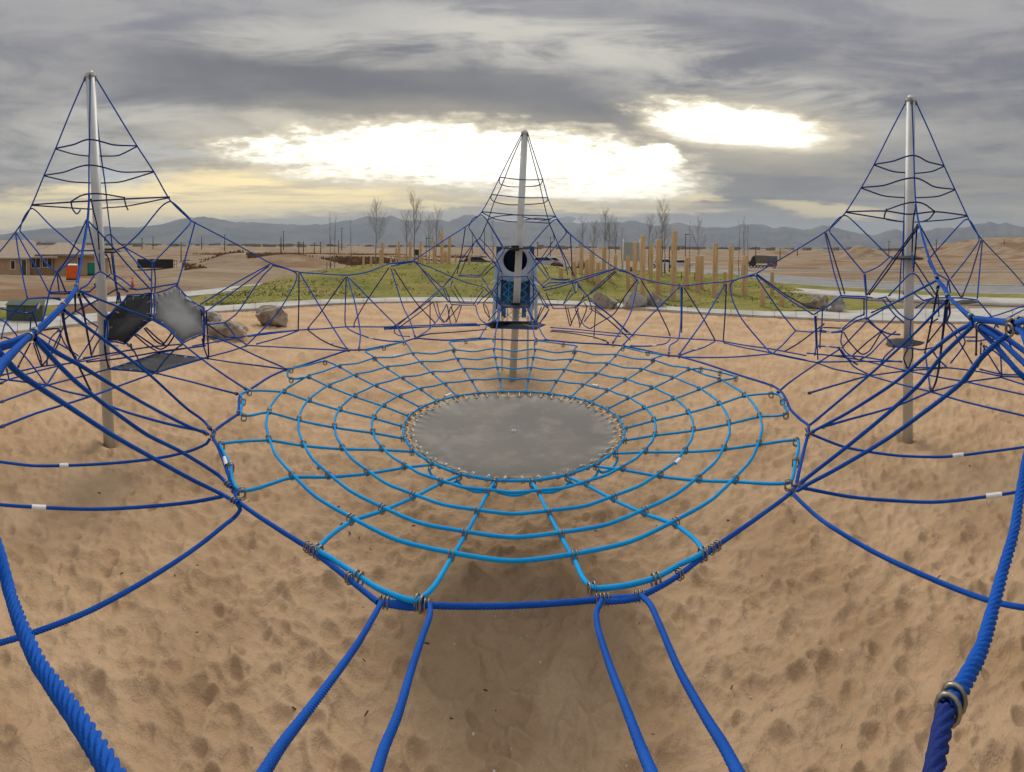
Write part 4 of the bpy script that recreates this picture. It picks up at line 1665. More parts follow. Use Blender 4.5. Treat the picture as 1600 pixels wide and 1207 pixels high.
# white sleeves
for q in (('351,716', '354,728'), ('489,722', '498,732'), ('614,558', '623,555'), ('695,620', '704,616'), ('926,602', '935,604'), ('1000,549', '1009,551'), ('1055,725', '1062,718')):
    zz_ = 1.27 if q[0] in ('351,716', '1000,549') else (1.0 if q[0].startswith('695') else 1.13)
    a, b_ = [atz(*map(float, e.split(',')), zz_) for e in q]
    V = tube_pts([a, b_], RR0 * 1.3, 10) - np.array(web.o)
    link('label_sleeve', grid_mesh('label_sleeve', V, True, True), SLEEVE, web.root)

# ------------------------------------------------------------------ bouncing mat
mt = thing('bouncing_mat', 'round grey rubber bouncing mat with metal hooks round its edge', 'trampoline mat', tuple(WC))
n, m_ = 192, 26
V = np.zeros((m_, n, 3))
for i in range(m_):
    f = (i / (m_ - 1)) ** .8
    for j in range(n):
        a = 2 * PI * j / n
        sc_ = 1 + (.012 * math.cos(48 * a) if f > .8 else 0) * (f - .8) * 5
        r_ = .862 * f * sc_
        z_ = .955 + .03 * f ** 6 + .010 * math.cos(48 * a) * max(0, f - .86) * 7 + .004 * math.sin(5 * a + 2) * f ** 2
        z_ += .006 * math.sin(11 * a + 1.3) * f ** 8
        V[i, j] = (r_ * math.sin(a), -r_ * math.cos(a), z_)
V = np.concatenate([V, V[-1:] + np.array([0, 0, -.008]), V[::-1] + np.array([0, 0, -.008])])
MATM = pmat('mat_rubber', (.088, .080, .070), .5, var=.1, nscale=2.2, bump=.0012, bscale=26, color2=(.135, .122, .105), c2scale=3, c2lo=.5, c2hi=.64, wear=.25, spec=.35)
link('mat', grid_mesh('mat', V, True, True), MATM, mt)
# gold light on the outer edge painted into the rubber colour, plus sandy mottling
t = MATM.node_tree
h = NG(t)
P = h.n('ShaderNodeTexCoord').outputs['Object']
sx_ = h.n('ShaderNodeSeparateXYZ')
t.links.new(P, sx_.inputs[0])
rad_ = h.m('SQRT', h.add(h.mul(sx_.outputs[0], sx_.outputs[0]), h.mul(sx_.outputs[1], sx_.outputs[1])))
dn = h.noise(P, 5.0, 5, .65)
edge_light_dust = h.ss(h.add(h.mul(rad_, 1.0), h.mul(h.sub(dn, .5), .30)), .83, .93)
edge_light_dust = h.add(edge_light_dust, h.mul(h.ss(h.noise(P, 2.3, 7, .7), .5, .75), .14))
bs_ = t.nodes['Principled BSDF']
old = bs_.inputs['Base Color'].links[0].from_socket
t.links.new(h.mix(h.m('MINIMUM', edge_light_dust, .85), old, (.62, .47, .25)), bs_.inputs['Base Color'])
mb = MB()
n2, k2 = 20, 6
for i in range(n2):
    a = 2 * PI * i / n2
    for j in range(k2):
        e = 2 * PI * j / k2
        rr_ = .016 + .0035 * math.cos(e)
        mb.v.append((rr_ * math.cos(a), rr_ * math.sin(a), .959 + .0035 * math.sin(e)))
for i in range(n2):
    for j in range(k2):
        mb.f.append((i * k2 + j, ((i + 1) % n2) * k2 + j, ((i + 1) % n2) * k2 + (j + 1) % k2, i * k2 + (j + 1) % k2))
mb.go('centre_ring', SLEEVE, mt, True)
# one hook: eyelet washer on the mat and a bent wire to the rim rope
mb = MB()
for i in range(12):
    a = 2 * PI * i / 12
    for j in range(5):
        e = 2 * PI * j / 5
        rr_ = .0135 + .004 * math.cos(e)
        mb.v.append((rr_ * math.cos(a), rr_ * math.sin(a), .004 * math.sin(e)))
for i in range(12):
    for j in range(5):
        mb.f.append((i * 5 + j, ((i + 1) % 12) * 5 + j, ((i + 1) % 12) * 5 + (j + 1) % 5, i * 5 + (j + 1) % 5))
base_ = len(mb.v)
V = tube_pts([Vector((0, -.004, .002)), Vector((0, .02, .016)), Vector((0, .05, .026)), Vector((0, .072, .022)), Vector((0, .078, .004)), Vector((0, .064, -.006))], .0042, 6)
HK = MB()
HK.addm(mb.v, mb.f)
HK.addm(V.reshape(-1, 3), [(i * 6 + j, i * 6 + (j + 1) % 6, (i + 1) * 6 + (j + 1) % 6, (i + 1) * 6 + j) for i in range(len(V) - 1) for j in range(6)])
HOOK = _mesh('hook', HK.v, HK.f, True)
HOOK.materials.append(pmat('hook_steel', (.5, .49, .46), .35, metal=.9, var=.1, nscale=20))
for j in range(48):
    a = 2 * PI * (j + .5) / 48
    o = link('hook', HOOK, None, mt)
    o.location = (.842 * math.sin(a), -.842 * math.cos(a), .986)
    o.rotation_euler = (0, 0, a + PI)
    o.scale = (.62, .9, .62)

# ================================================================== nearest net, at the camera's feet
nn = Net('climbing_net', 'thick blue ropes of the nearest climbing net rising from the bottom edge', 'climbing net', (0, -.6, 0), 'pyramid climbing nets', {})
nn.many('''
@595,943,z1.27 585,962,1.5 563,1000,1.36 530,1047,1.16 477,1117,.96 440,1165,.82 380,1260,.6
@672,946,z1.27 672,962,1.52 662,990,1.40 645,1040,1.18 622,1117,.95 600,1170,.82 570,1270,.6
@940,940,z1.27 932,958,1.52 935,985,1.40 955,1047,1.16 982,1117,.95 1000,1165,.82 1040,1260,.6
@1003,932,z1.27 1016,945,1.55 1030,975,1.40 1060,1045,1.17 1100,1117,.96 1130,1165,.82 1180,1260,.6
@665,948,z1.262 640,950 600,944,z1.262
@945,941,z1.262 975,939 1000,935,z1.262
@0,722,z1.15 -60,715,z1.15 -160,690,z1.2
@0,722,z1.15 50,728 100,728,z1.12 200,722 260,714 300,704,z1.2 322,694 328,686,z1.26
@-120,770,z1.12 0,789,z1.12 60,793,z1.12 150,796,z1.12 230,792 300,785,z1.2 348,776,z1.26
@372,788,z1.262 375,797 365,810,2.2 352,820 315,850,2.05 275,878 210,918,1.8 140,955,1.7 50,990,1.62 0,1005,1.6 -80,1022,1.6
@-1480,470,.98 -900,540,.98 -400,600,1.0 -60,740,.95 -20,810,.72 0,868,.68 15,925,.64 30,970,.58 60,1037,.51 95,1087,.46 125,1130,.42 170,1200,.37 240,1330,.30
@1266,678,z1.262 1280,684 1320,699,z1.15 1400,712 1480,714,z1.12 1540,707 1600,699,z1.12 1700,680,z1.12
@1248,762,z1.262 1270,766 1330,777,z1.15 1400,783 1462,785,z1.12 1530,778 1600,767,z1.12 1700,740,z1.12
@1241,774,z1.262 1252,785 1275,806,2.15 1300,824 1360,860,1.95 1440,898,1.8 1500,923 1550,940,1.68 1600,950,1.62 1700,960,1.6
@3090,450,.98 2500,500,1.0 2000,520,1.1 1640,600,1.15 1610,690,1.0 1596,760,.9 1585,830,.8 1568,890,.72 1552,950,.64 1535,1010,.56 1513,1055,.50 1492,1092,.46 1478,1112,.44
!@1478,1112,.44 1470,1150,.42 1455,1230,.38 1430,1360,.34
''', r=RR0, twist=True, clamp=False)
for q in (('93,728', '107,728'), ('50,793', '72,794'), ('1488,713', '1505,711'), ('1540,776', '1565,773')):
    a, b_ = [atz(*map(float, e.split(',')), 1.12) for e in q]
    V = tube_pts([a, b_], RR0 * 1.5, 10) - np.array(nn.o)
    link('label_sleeve', grid_mesh('label_sleeve', V, True, True), SLEEVE, nn.root)
for q, d_, s_ in (('1486,1101', .45, .95), ('1590,506', 1.4, 1.6), ('1583,514', 1.4, 1.5)):
    x_, y_ = map(float, q.split(','))
    p = at(x_, y_, d_)
    o = link('rope_clamp', FERR, None, nn.root)
    o.location = p - nn.o
    o.rotation_euler = (at(1513, 1055, .50) - at(1492, 1092, .46)).to_track_quat('Z', 'Y').to_euler() if y_ > 900 else Vector((1, -.4, .1)).to_track_quat('Z', 'Y').to_euler()
    o.scale = (s_,) * 3
mast_n = None

# ================================================================== slide tower behind the farthest mast
SLB = pmat('slide_plastic', (.40, .48, .60), .45, var=.06, nscale=3)
SLD = pmat('blue_fabric', (.035, .09, .23), .7, var=.3, nscale=5)
SLF = pmat('pale_blue_frame', (.34, .56, .78), .5, var=.1, nscale=4)
st = thing('slide_tower', 'blue-grey tube tower with a round dark opening behind the farthest mast', 'play tower', (0, 9.75, 0))
DS = 9.55


def sp_(px, py, d=DS):
    return at(px, py, d) - Vector((0, 9.75, 0))


# front plate with the round hole
c0 = sp_(805, 407)
wv_ = Vector((1, 0, 0))
outl = [(774, 410), (777, 396), (786, 389), (800, 386), (812, 386), (826, 389), (834, 398), (837, 412), (835, 428), (828, 438), (816, 441), (795, 440), (782, 436), (775, 426)]
n = len(outl)
ro = []
for x, y in outl: ro.append(sp_(x, y))
N_ = 42
outer, inner = [], []
for k in range(N_):
    a = 2 * PI * k / N_
    dv = Vector((math.cos(a), 0, math.sin(a)))
    # ray to polygon
    best = None
    for i in range(n):
        A, B = ro[i] - c0, ro[(i + 1) % n] - c0
        ex, ez = B.x - A.x, B.z - A.z
        det = dv.x * (-ez) + ex * dv.z
        if abs(det) < 1e-9: continue
        t_ = (A.x * (-ez) + ex * A.z) / det
        u_ = (dv.x * A.z - dv.z * A.x) / det
        if t_ > 0 and -1e-6 <= u_ <= 1 + 1e-6: best = t_
    outer.append(dv * (best or .4))
    inner.append(dv * .245)
rows = []
for (f, yy) in ((1, .10), (1, .0), (.96, -.02), (0, -.02), (-.001, .0), (-.002, .9), (-.003, .9)):
    row = []
    for o_, i_ in zip(outer, inner):
        if f > 0 or yy == -.02 and f >= 0: q = i_.lerp(o_, f)
        else: q = i_ if f > -.0025 else i_ * .001
        row.append(c0 + Vector((q.x, yy, q.z)))
    rows.append(row)
V = np.array([[tuple(p) for p in r_] for r_ in rows])
link('front_plate', grid_mesh('front_plate', V[:5], False, True), SLB, st)
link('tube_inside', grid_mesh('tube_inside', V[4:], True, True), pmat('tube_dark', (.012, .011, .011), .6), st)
# outer tube body running down and back
mb = MB()
V = []
for k in range(9):
    f = k / 8
    cz = c0.z - .10 - f * 1.1
    row = []
    for j in range(25):
        a = PI * 1.0 * j / 24
        row.append((c0.x + .40 * math.cos(a), .06 + .42 * math.sin(a) + .05 * f, c0.z + .28 - f * 1.35))
    V.append(row)
link('rear_shell', grid_mesh('rear_shell', np.array(V), True), SLD, st)
for sgn, x0, x1 in ((-1, 776, 771), (1, 836, 838)):
    a, b_ = sp_(x0, 410, DS - .02), sp_(x1, 506, DS - .02)
    b_.z = max(b_.z, .9)
    V = tube_pts([a, b_], .035, 12)
    link('frame_post', grid_mesh('frame_post', V, True, True), SLF, st)
    V = tube_pts([a + Vector((-sgn * .07, .04, -.1)), b_ + Vector((-sgn * .10, .04, 0))], .03, 12)
    link('side_pad', grid_mesh('side_pad', V, True, True), pmat('pale_pad', (.42, .60, .78), .6), st)
    # side drape of dark blue cloth
    p = [sp_(785 if sgn < 0 else 823, 432), sp_(792 if sgn < 0 else 817, 434, DS + .15), sp_(790 if sgn < 0 else 815, 497, DS + .15), sp_(783 if sgn < 0 else 822, 496)]
    mb = MB()
    mb.addm(p + [q + Vector((0, .01, 0)) for q in p], [(0, 1, 2, 3), (7, 6, 5, 4), (0, 3, 7, 4), (1, 5, 6, 2), (0, 4, 5, 1), (3, 2, 6, 7)])
    mb.go('side_drape', SLD, st)
# light blue diamond netting in front of the drapes
for sgn in (-1, 1):
    xa, xb = (786, 802) if sgn < 0 else (808, 824)
    for k in range(5):
        y0 = 434 + k * 13
        for (p0, p1) in (((xa, y0), (xb, y0 + 13)), ((xb, y0), (xa, y0 + 13))):
            V = tube_pts([sp_(*p0, DS - .12), sp_(*p1, DS - .12)], .007, 5)
            link('netting_rope', grid_mesh('netting_rope', V, True, True), CYAN, st)
    xm = 795 if sgn < 0 else 813
    V = tube_pts([sp_(xm + 1, 434, DS - .13), sp_(xm - 3, 503, DS - .13)], .008, 6)
    link('netting_rope', grid_mesh('netting_rope', V, True, True), CYAN, st)
for x_ in (785, 825):
    a = sp_(x_, 494)
    V = tube_pts([a, Vector((a.x, a.y, -.02))], .022, 8)
    link('leg', grid_mesh('leg', V, True, True), STEEL, st)

# ================================================================== boulders
rockm = [pmat('boulder_grey', (.27, .25, .225), .9, var=.3, nscale=4, bump=.02, bscale=9, color2=(.40, .38, .35), c2scale=3),
         pmat('boulder_brown', (.27, .215, .16), .9, var=.3, nscale=4, bump=.02, bscale=9, color2=(.42, .36, .29), c2scale=2.5),
         pmat('boulder_pale', (.36, .34, .31), .9, var=.2, nscale=4, bump=.02, bscale=9, color2=(.24, .22, .21), c2scale=4)]


def boulder(px0, px1, ytop, ybot, label, mat, seed, deep=.8, flat=.0, zoff=0.0):
    pb = hit((px0 + px1) / 2, ybot, zoff)
    d = math.hypot(pb.x, pb.y)
    wd = (px1 - px0) / F * d
    hg = (ybot - ytop) / F * d
    t_ = thing('boulder', label, 'boulder', tuple(pb), -math.atan2(pb.x, pb.y), 'boulders round the sand pit')
    rg = np.random.default_rng(seed)
    import bmesh
    bm = bmesh.new()
    bmesh.ops.create_icosphere(bm, subdivisions=4, radius=1)
    cuts = [rg.normal(size=3) for _ in range(13)]
    cuts = [c / np.linalg.norm(c) for c in cuts]
    offs_ = rg.uniform(.45, .8, 13)
    co = np.array([v.co[:] for v in bm.verts])
    for c, o_ in zip(cuts, offs_):
        dd = co @ c - o_
        m_ = dd > 0
        co[m_] -= np.outer(dd[m_] * .99, c)
    nn_ = fbm2(co[:, 0] * 2.2 + co[:, 2] * 1.7, co[:, 1] * 2.2 - co[:, 2], seed, 4, 1.0, .55)
    n2_ = fbm2(co[:, 0] * 6 + 9, co[:, 1] * 6 + co[:, 2] * 7, seed + 1, 3, 1.0, .6)
    co *= (1 + .20 * nn_ + .07 * n2_)[:, None]
    ex = co.max(0) - co.min(0)
    ce = (co.max(0) + co.min(0)) / 2
    co = (co - ce) / ex
    co[:, 0] *= wd
    co[:, 1] *= wd * deep
    co[:, 2] = (co[:, 2] + .5) * hg * 1.5 - hg * .5
    for v, c in zip(bm.verts, co): v.co = c
    me = bpy.data.meshes.new('rock')
    bm.to_mesh(me)
    bm.free()
    me.polygons.foreach_set('use_smooth', [False] * len(me.polygons))
    link('rock', me, mat, t_)
    return t_


boulder(398, 450, 477, 507, 'largest pitted brown and grey boulder on the left edge of the sand', rockm[1], 3)
boulder(322, 389, 501, 529, 'long flat brown boulder sunk in the sand behind the left net', rockm[1], 5, .6)
boulder(318, 349, 487, 503, 'dark grey slab of rock lying on the sand close to the path', rockm[0], 8, .7)
boulder(926, 966, 456, 479, 'pale-topped boulder on the grass, first of the three in a row', rockm[2], 11, .7, zoff=.05)
boulder(973, 1012, 455, 480, 'squarish grey boulder in the middle of the three on the grass', rockm[2], 14, .7, zoff=.05)
boulder(1010, 1040, 456, 479, 'rounded bluish grey boulder at the right end of the three', rockm[0], 17, .8, zoff=.05)
boulder(1258, 1294, 460, 482, 'brown boulder on the grass beside the sidewalk at right', rockm[1], 21, .7, zoff=.05)
boulder(1288, 1321, 464, 487, 'rough grey boulder touching the brown one by the sidewalk', rockm[0], 23, .8, zoff=.05)

# ================================================================== timber posts
WOOD = bpy.data.materials.new('raw_timber')
WOOD.use_nodes = True
t = WOOD.node_tree
b = t.nodes['Principled BSDF']
h = NG(t)
tcw = h.n('ShaderNodeTexCoord')
mp = h.n('ShaderNodeMapping')
t.links.new(tcw.outputs['Object'], mp.inputs[0])
mp.inputs['Scale'].default_value = (14, 14, .7)
oi = h.n('ShaderNodeObjectInfo')
c = h.mix(h.ss(h.noise(mp.outputs[0], 1.0, 6, .65, .6), .35, .65), (.58, .37, .18), (.74, .53, .31))
c = h.mix(h.mul(oi.outputs['Random'], .35), c, (.42, .29, .17))
c = h.mix(h.mul(h.ss(h.noise(tcw.outputs['Object'], 3.5, 3, .5), .62, .68), .6), c, (.14, .07, .03))
t.links.new(c, b.inputs['Base Color'])
b.inputs['Roughness'].default_value = .85
bp = h.n('ShaderNodeBump')
bp.inputs['Distance'].default_value = .006
t.links.new(h.noise(mp.outputs[0], 2.0, 5, .6), bp.inputs['Height'])
t.links.new(bp.outputs[0], b.inputs['Normal'])


def lawnp(px, d):
    p = at(px, 385, d)
    return Vector((p.x, p.y, float(lawn_z(np.array(p.x), np.array(p.y)))))


def dist_for(px, py):
    """distance at which the lawn surface appears at this pixel"""
    for d in np.arange(19, 60, .1):
        p = lawnp(px, d)
        r_ = ray(px, py)
        k = d / math.hypot(r_[0], r_[1])
        if CAM_H + r_[2] * k <= p.z: return d
    return 45


posts = []
FRONT = [  # x, top y, base y, width px, note
    (982, 400, 452, 6, 'short post left of the tall one beside the white board'), (992, 379, 462, 7, None), (1005, 368, 468, 8.5, 'tall post just right of the white board'),
    (1017, 381, 440, 7, None), (1029, 374, 462, 8.5, 'second tall post right of the white board'), (1052, 361, 470, 9, 'tallest timber post on the mound'),
    (1073, 402, 450, 8, None), (1090, 400, 456, 8, None), (1097, 400, 452, 6, None), (1117, 380, 466, 8.5, 'tall post in the middle right group'),
    (1133, 425, 458, 6, None), (1142, 384, 462, 8, 'tall slim post with a darker top, right of the middle group'), (1164, 400, 464, 9, 'stout post in front of the dump truck'),
    (1192, 440, 483, 8, 'short stout post nearest the sand at right'), (1207, 425, 464, 7, 'post standing behind the short stout one'), (1222, 455, 483, 8, 'low last post at the right end of the row'),
    (898, 408, 440, 7, None), (908, 386, 428, 6, None), (925, 388, 440, 9, None), (944, 385, 425, 7, None), (935, 410, 445, 8, None), (877, 418, 436, 7, None), (953, 412, 440, 6, None), (962, 398, 430, 6, None), (917, 405, 436, 6, None)]
BACKP = [(568, 400, 423, 3.6), (580, 401, 423, 3.6), (594, 390, 421, 3.6), (598, 379, 421, 3.8), (611, 398, 420, 3.2), (619, 388, 420, 3), (624, 378, 420, 3.8), (628, 402, 419, 3.6), (633, 396, 419, 3),
         (641, 377, 418, 4), (634, 402, 419, 3), (657, 377, 417, 3.6), (660, 398, 418, 3.2), (678, 377, 417, 4.2), (681, 401, 418, 3), (691, 363, 415, 5), (702, 371, 415, 4.8), (697, 392, 416, 5), (712, 404, 416, 3), (733, 402, 424, 4.4), (638, 400, 419, 3),
         (650, 399, 418, 3), (670, 400, 418, 3)]
rgp = random.Random(3)
WORDS = ['left of', 'right of']


def timber(px, yt, yb, wpx, d, label):
    p = lawnp(px, d)
    top = at(px, yt, d).z
    hgt = max(.5, top - p.z)
    r_ = wpx / F * d / 2 * (.94 + .1 * rgp.random())
    t_ = link('timber_post', None, label=label, cat='wooden post', group='upright timber posts on the grass mound')
    t_.location = p
    t_.rotation_euler = (rgp.uniform(-.012, .012), rgp.uniform(-.02, .02), rgp.uniform(0, .6) - math.atan2(p.x, p.y))
    # rounded square log with a slightly chamfered top
    n = 14
    rows = []
    for (z_, k_) in ((-.4, 1), (0, 1), (hgt * .33, .985), (hgt * .66, .97), (hgt - .03, .95), (hgt, .86), (hgt + .002, .001)):
        row = []
        for j in range(n):
            a = 2 * PI * j / n
            s_ = 1 + .05 * math.cos(4 * a) + .015 * math.sin(3 * a + z_)
            row.append((r_ * k_ * s_ * math.cos(a), r_ * k_ * s_ * math.sin(a), z_))
        rows.append(row)
    link('log', grid_mesh('log', np.array(rows), False, True), WOOD, t_)
    # little soil collar where it enters the turf
    mb = MB()
    mb.cyl((0, 0, -.15), (0, 0, .03), r_ * 1.7, r_ * 1.25, 12)
    mb.go('footing', pmat('footing_soil', (.38, .28, .17), .95, nscale=6), t_)


ordn = ['first', 'second', 'third', 'fourth', 'fifth', 'sixth', 'seventh', 'eighth', 'ninth', 'tenth', 'eleventh', 'twelfth', 'thirteenth', 'fourteenth', 'fifteenth', 'sixteenth', 'seventeenth', 'eighteenth', 'nineteenth', 'twentieth', 'twenty-first', 'twenty-second', 'twenty-third', 'twenty-fourth', 'twenty-fifth']
FRONT.sort()
for i, (x_, yt, yb, wpx, note) in enumerate(FRONT):
    d = dist_for(x_, yb)
    d = min(d, 31)
    lab = note if note else ('%s timber post from the left in the front rows on the mound' % ordn[i])
    timber(x_, yt, yb, wpx, d, lab)
BACKP.sort()
for i, (x_, yt, yb, wpx) in enumerate(BACKP):
    d = 29.5 + (i * 37 % 11) * .22
    timber(x_, yt, yb, wpx, d, '%s timber post from the left in the far rows behind the left berm' % ordn[i])

# ================================================================== bare saplings
BARK = pmat('sapling_bark', (.24, .215, .195), .9, var=.3, nscale=20)


def sapling(px, ytop, ybase, d, spread, label, seed, nb=22, base=None, fat=1.0, upright=.5):
    p = base if base is not None else gpoint(px, d)
    top = at(px, ytop, d).z
    H = top - p.z
    t_ = thing('bare_sapling', label, 'bare tree', tuple(p), group='bare young trees behind the playground')
    rg = random.Random(seed)
    tr = [Vector((0, 0, -.1))]
    q = Vector((0, 0, 0))
    for k in range(1, 13):
        q = Vector((q.x + rg.uniform(-.02, .02) * H * .3, q.y + rg.uniform(-.02, .02) * H * .3, H * k / 12))
        tr.append(q.copy())
    rb = .008 * H * fat + .010
    V = []
    for k, pt in enumerate(tr):
        f = k / (len(tr) - 1)
        rr_ = rb * (1 - f) ** 1.1 + .004
        V.append([(pt.x + rr_ * math.cos(a), pt.y + rr_ * math.sin(a), pt.z) for a in [2 * PI * j / 6 for j in range(6)]])
    link('trunk', grid_mesh('trunk', np.array(V), True, True), BARK, t_)
    mb = MB()

    def tri(a, b_, r0, r1):
        ax = (b_ - a)
        if ax.length < 1e-4: return
        ax.normalize()
        u_ = ax.orthogonal().normalized()
        w_ = ax.cross(u_)
        vs_ = []
        for pnt, rr_ in ((a, r0), (b_, r1)):
            for j in range(3):
                e = 2 * PI * j / 3
                vs_.append(pnt + (u_ * math.cos(e) + w_ * math.sin(e)) * rr_)
        mb.addm(vs_, [(0, 1, 4, 3), (1, 2, 5, 4), (2, 0, 3, 5)])

    def grow(a, dirv, L, r0, lev):
        segn = 4
        pnt = a.copy()
        dv = dirv.normalized()
        for k in range(segn):
            nxt = pnt + dv * (L / segn)
            r1 = r0 * (1 - (k + 1) / (segn + .6))
            tri(pnt, nxt, max(r0 * (1 - k / (segn + .6)), .0022), max(r1, .002))
            if lev > 0 and k >= 0:
                for _ in range(1 if lev == 1 else 2):
                    sd = (dv + Vector((rg.uniform(-.9, .9), rg.uniform(-.9, .9), rg.uniform(-.1, .7)))).normalized()
                    grow(nxt, sd, L * rg.uniform(.28, .5), r0 * .5, lev - 1)
            dv = (dv + Vector((rg.uniform(-.12, .12), rg.uniform(-.12, .12), .10))).normalized()
            pnt = nxt
    for k in range(nb):
        f = .28 + .68 * (k + rg.random()) / nb
        i0 = int(f * 12)
        a = tr[min(i0 + 1, 12)].lerp(tr[min(i0 + 2, 12)], f * 12 - i0) if i0 < 11 else tr[12]
        an = rg.uniform(0, 2 * PI)
        L = spread * (1.25 - f * .9) * rg.uniform(.7, 1.15)
        dv = Vector((math.cos(an) * upright, math.sin(an) * upright, 1)).normalized()
        grow(a, dv, L, rb * .26 * (1.1 - f * .6) + .002, 2)
    mb.go('branches', BARK, t_, kind='stuff')


saps = [  # x, ytop, d, spread, label, nb
    (588, 325, 31, 1.5, 'tall bare sapling left of the far timber posts', 30, 4), (648, 313, 32, 1.6, 'tallest bare sapling among the far timber posts', 32, 8),
    (636, 338, 36, 1.4, 'bare sapling just left of the tallest one', 24, 12), (680, 333, 36, 1.3, 'bare sapling right of the tallest one, by two close posts', 26, 15), (671, 345, 38, 1.2, 'thin bare sapling between two taller ones', 22, 19),
    (516, 337, 60, 1.0, 'slim upright bare sapling out on the dry ground', 10, 21), (523, 340, 58, 1.0, 'slim bare sapling leaning right next to its twin', 10, 22), (548, 346, 62, 1.0, 'faint bare sapling between the slim pair and the mound', 9, 23),
    (912, 350, 38, 1.3, 'bare sapling at the left of the dense sapling clump', 26, 31), (928, 352, 36, 1.2, 'bare sapling second in the dense clump', 24, 32), (944, 338, 34, 1.4, 'tallest bare sapling of the dense clump', 30, 33),
    (951, 346, 36, 1.2, 'bare sapling right beside the tallest of the clump', 22, 34), (962, 352, 36, 1.2, 'bare sapling near the right end of the clump', 24, 35), (972, 364, 38, 1.0, 'small bare sapling at the edge of the white board', 14, 36),
    (1014, 346, 31, 1.3, 'bare sapling behind the tall post right of the white board', 24, 41), (1034, 326, 29, 1.5, 'bare sapling left of the tallest timber post', 28, 42), (1040, 340, 31, 1.2, 'bare sapling close behind the second tall post', 18, 43),
    (1092, 352, 30, 1.3, 'bare sapling growing behind a short double post', 16, 45), (1078, 352, 42, .9, 'slender sapling stem beside the light pole', 7, 46),
    (1155, 350, 42, .9, 'first of the four thin stems left of the truck', 6, 51), (1159, 346, 42, .9, 'second of the four thin stems left of the truck', 6, 52), (1163, 344, 43, .9, 'third of the four thin stems left of the truck', 6, 53), (1168, 352, 44, .9, 'fourth of the four thin stems left of the truck', 6, 54),
    (770, 345, 44, .9, 'bare sapling seen through the far net left of the mast', 14, 56)]
for (x_, yt, d, spd, lab, nb, seed) in saps:
    base = lawnp(x_, d) if 20 < d < 44 else None
    sapling(x_, yt, 0, d, spd * .95, lab, seed, int(nb * .8), base, upright=.62 if nb > 12 else .16)

# stakes of the planted trees
STK = pmat('dark_stake', (.045, .04, .035), .8)
for i, (x_, yt, yb, lab) in enumerate([(511, 410, 433, 'left of two dark stakes behind the curtain ropes'), (517, 410, 432, 'right of two dark stakes behind the curtain ropes'), (542, 411, 427, 'dark stake left of a set of three near the sidewalk'),
                                       (549, 406, 424, 'middle dark stake of three near the sidewalk'), (556, 409, 424, 'right dark stake of three near the sidewalk'), (1065, 425, 438, 'dark stake right of the tallest timber post'),
                                       (1086, 426, 440, 'dark stake between the short posts'), (1099, 426, 440, 'dark stake next to a wide post'), (1038, 412, 430, 'dark stake between two tall timber posts')]):
    d = dist_for(x_, yb) if x_ > 600 else 36
    p = lawnp(x_, d)
    tp = at(x_, yt, d)
    mb = MB()
    mb.cyl((0, 0, -.2), (0, 0, tp.z - p.z), .028, .022, 7)
    o = mb.go('stake', STK, label=lab, cat='stake', group='dark stakes of the planted trees')
    o.location = p

# ================================================================== house on the left
def local_frame(p):
    return -math.atan2(p.x, p.y)


STUC = pmat('stucco_tan', (.54, .38, .22), .9, var=.08, nscale=1.5, bump=.004, bscale=30)
STUC2 = pmat('stucco_brown', (.42, .28, .155), .9, var=.08, nscale=1.5)
ROOFM = pmat('roof_shingle', (.40, .315, .24), .92, var=.14, nscale=9, color2=(.33, .26, .2), c2scale=3)
WHITE = pmat('white_trim', (.78, .76, .72), .6, var=.05, nscale=3)
GLASS = pmat('dark_glass', (.03, .035, .045), .12, var=.5, nscale=1.5)
DOORM = pmat('dark_green_door', (.07, .075, .055), .5)
DH = 70
hp = gpoint(75, DH)
HS = thing('house', 'low tan house with a hipped shingle roof and white framed windows at far left', 'house', tuple(hp), local_frame(hp))


def hx(px):
    return (px - 75) / F * DH


def hz_(py):
    return at(75, py, DH).z - hp.z


zb = min(hz_(431), 0) - .5
mb = MB().box(hx(-60), hx(47), 0, 9, zb, hz_(402))
mb.box(hx(85), hx(152), 0.6, 9, zb, hz_(398))
mb.go('wall', STUC, HS)
mb = MB().box(hx(47), hx(85), .9, 9.5, zb, hz_(400))
mb.go('recessed_wall', STUC2, HS)
# roof: two hipped volumes
def hip(x0, x1, y0, y1, ze, zr, inset, ov=.5):
    m_ = MB()
    x0, x1, y0, y1 = x0 - ov, x1 + ov, y0 - ov, y1 + ov
    ym = (y0 + y1) / 2
    v = [(x0, y0, ze), (x1, y0, ze), (x1, y1, ze), (x0, y1, ze), (x0 + inset, ym, zr), (x1 - inset, ym, zr), (x0, y0, ze - .18), (x1, y0, ze - .18), (x1, y1, ze - .18), (x0, y1, ze - .18)]
    m_.addm(v, [(0, 1, 5, 4), (1, 2, 5), (2, 3, 4, 5), (3, 0, 4), (0, 6, 7, 1), (1, 7, 8, 2), (2, 8, 9, 3), (3, 9, 6, 0), (9, 8, 7, 6)])
    return m_
rf = hip(hx(-62), hx(86), 0, 10, hz_(402), hz_(375), 4.2).go('roof', ROOFM, HS)
hip(hx(60), hx(152), .3, 9.5, hz_(397.5), hz_(379), 3.5).go('roof', ROOFM, HS)
mb = MB()
gx0, gx1, gzz = hx(56), hx(66), hz_(380.5)
mb.addm([(gx0, 3.4, gzz), (gx1, 3.4, gzz), ((gx0 + gx1) / 2, 3.4, hz_(377)), (gx0, 6, gzz), (gx1, 6, gzz), ((gx0 + gx1) / 2, 6, hz_(377))], [(0, 1, 2), (5, 4, 3), (0, 2, 5, 3), (1, 4, 5, 2), (0, 3, 4, 1)])
mb.go('dormer', STUC2, HS)
MB().box(hx(-62) - .55, hx(48), -.56, -.44, hz_(402) - .2, hz_(402) + .03).go('fascia', WHITE, HS)
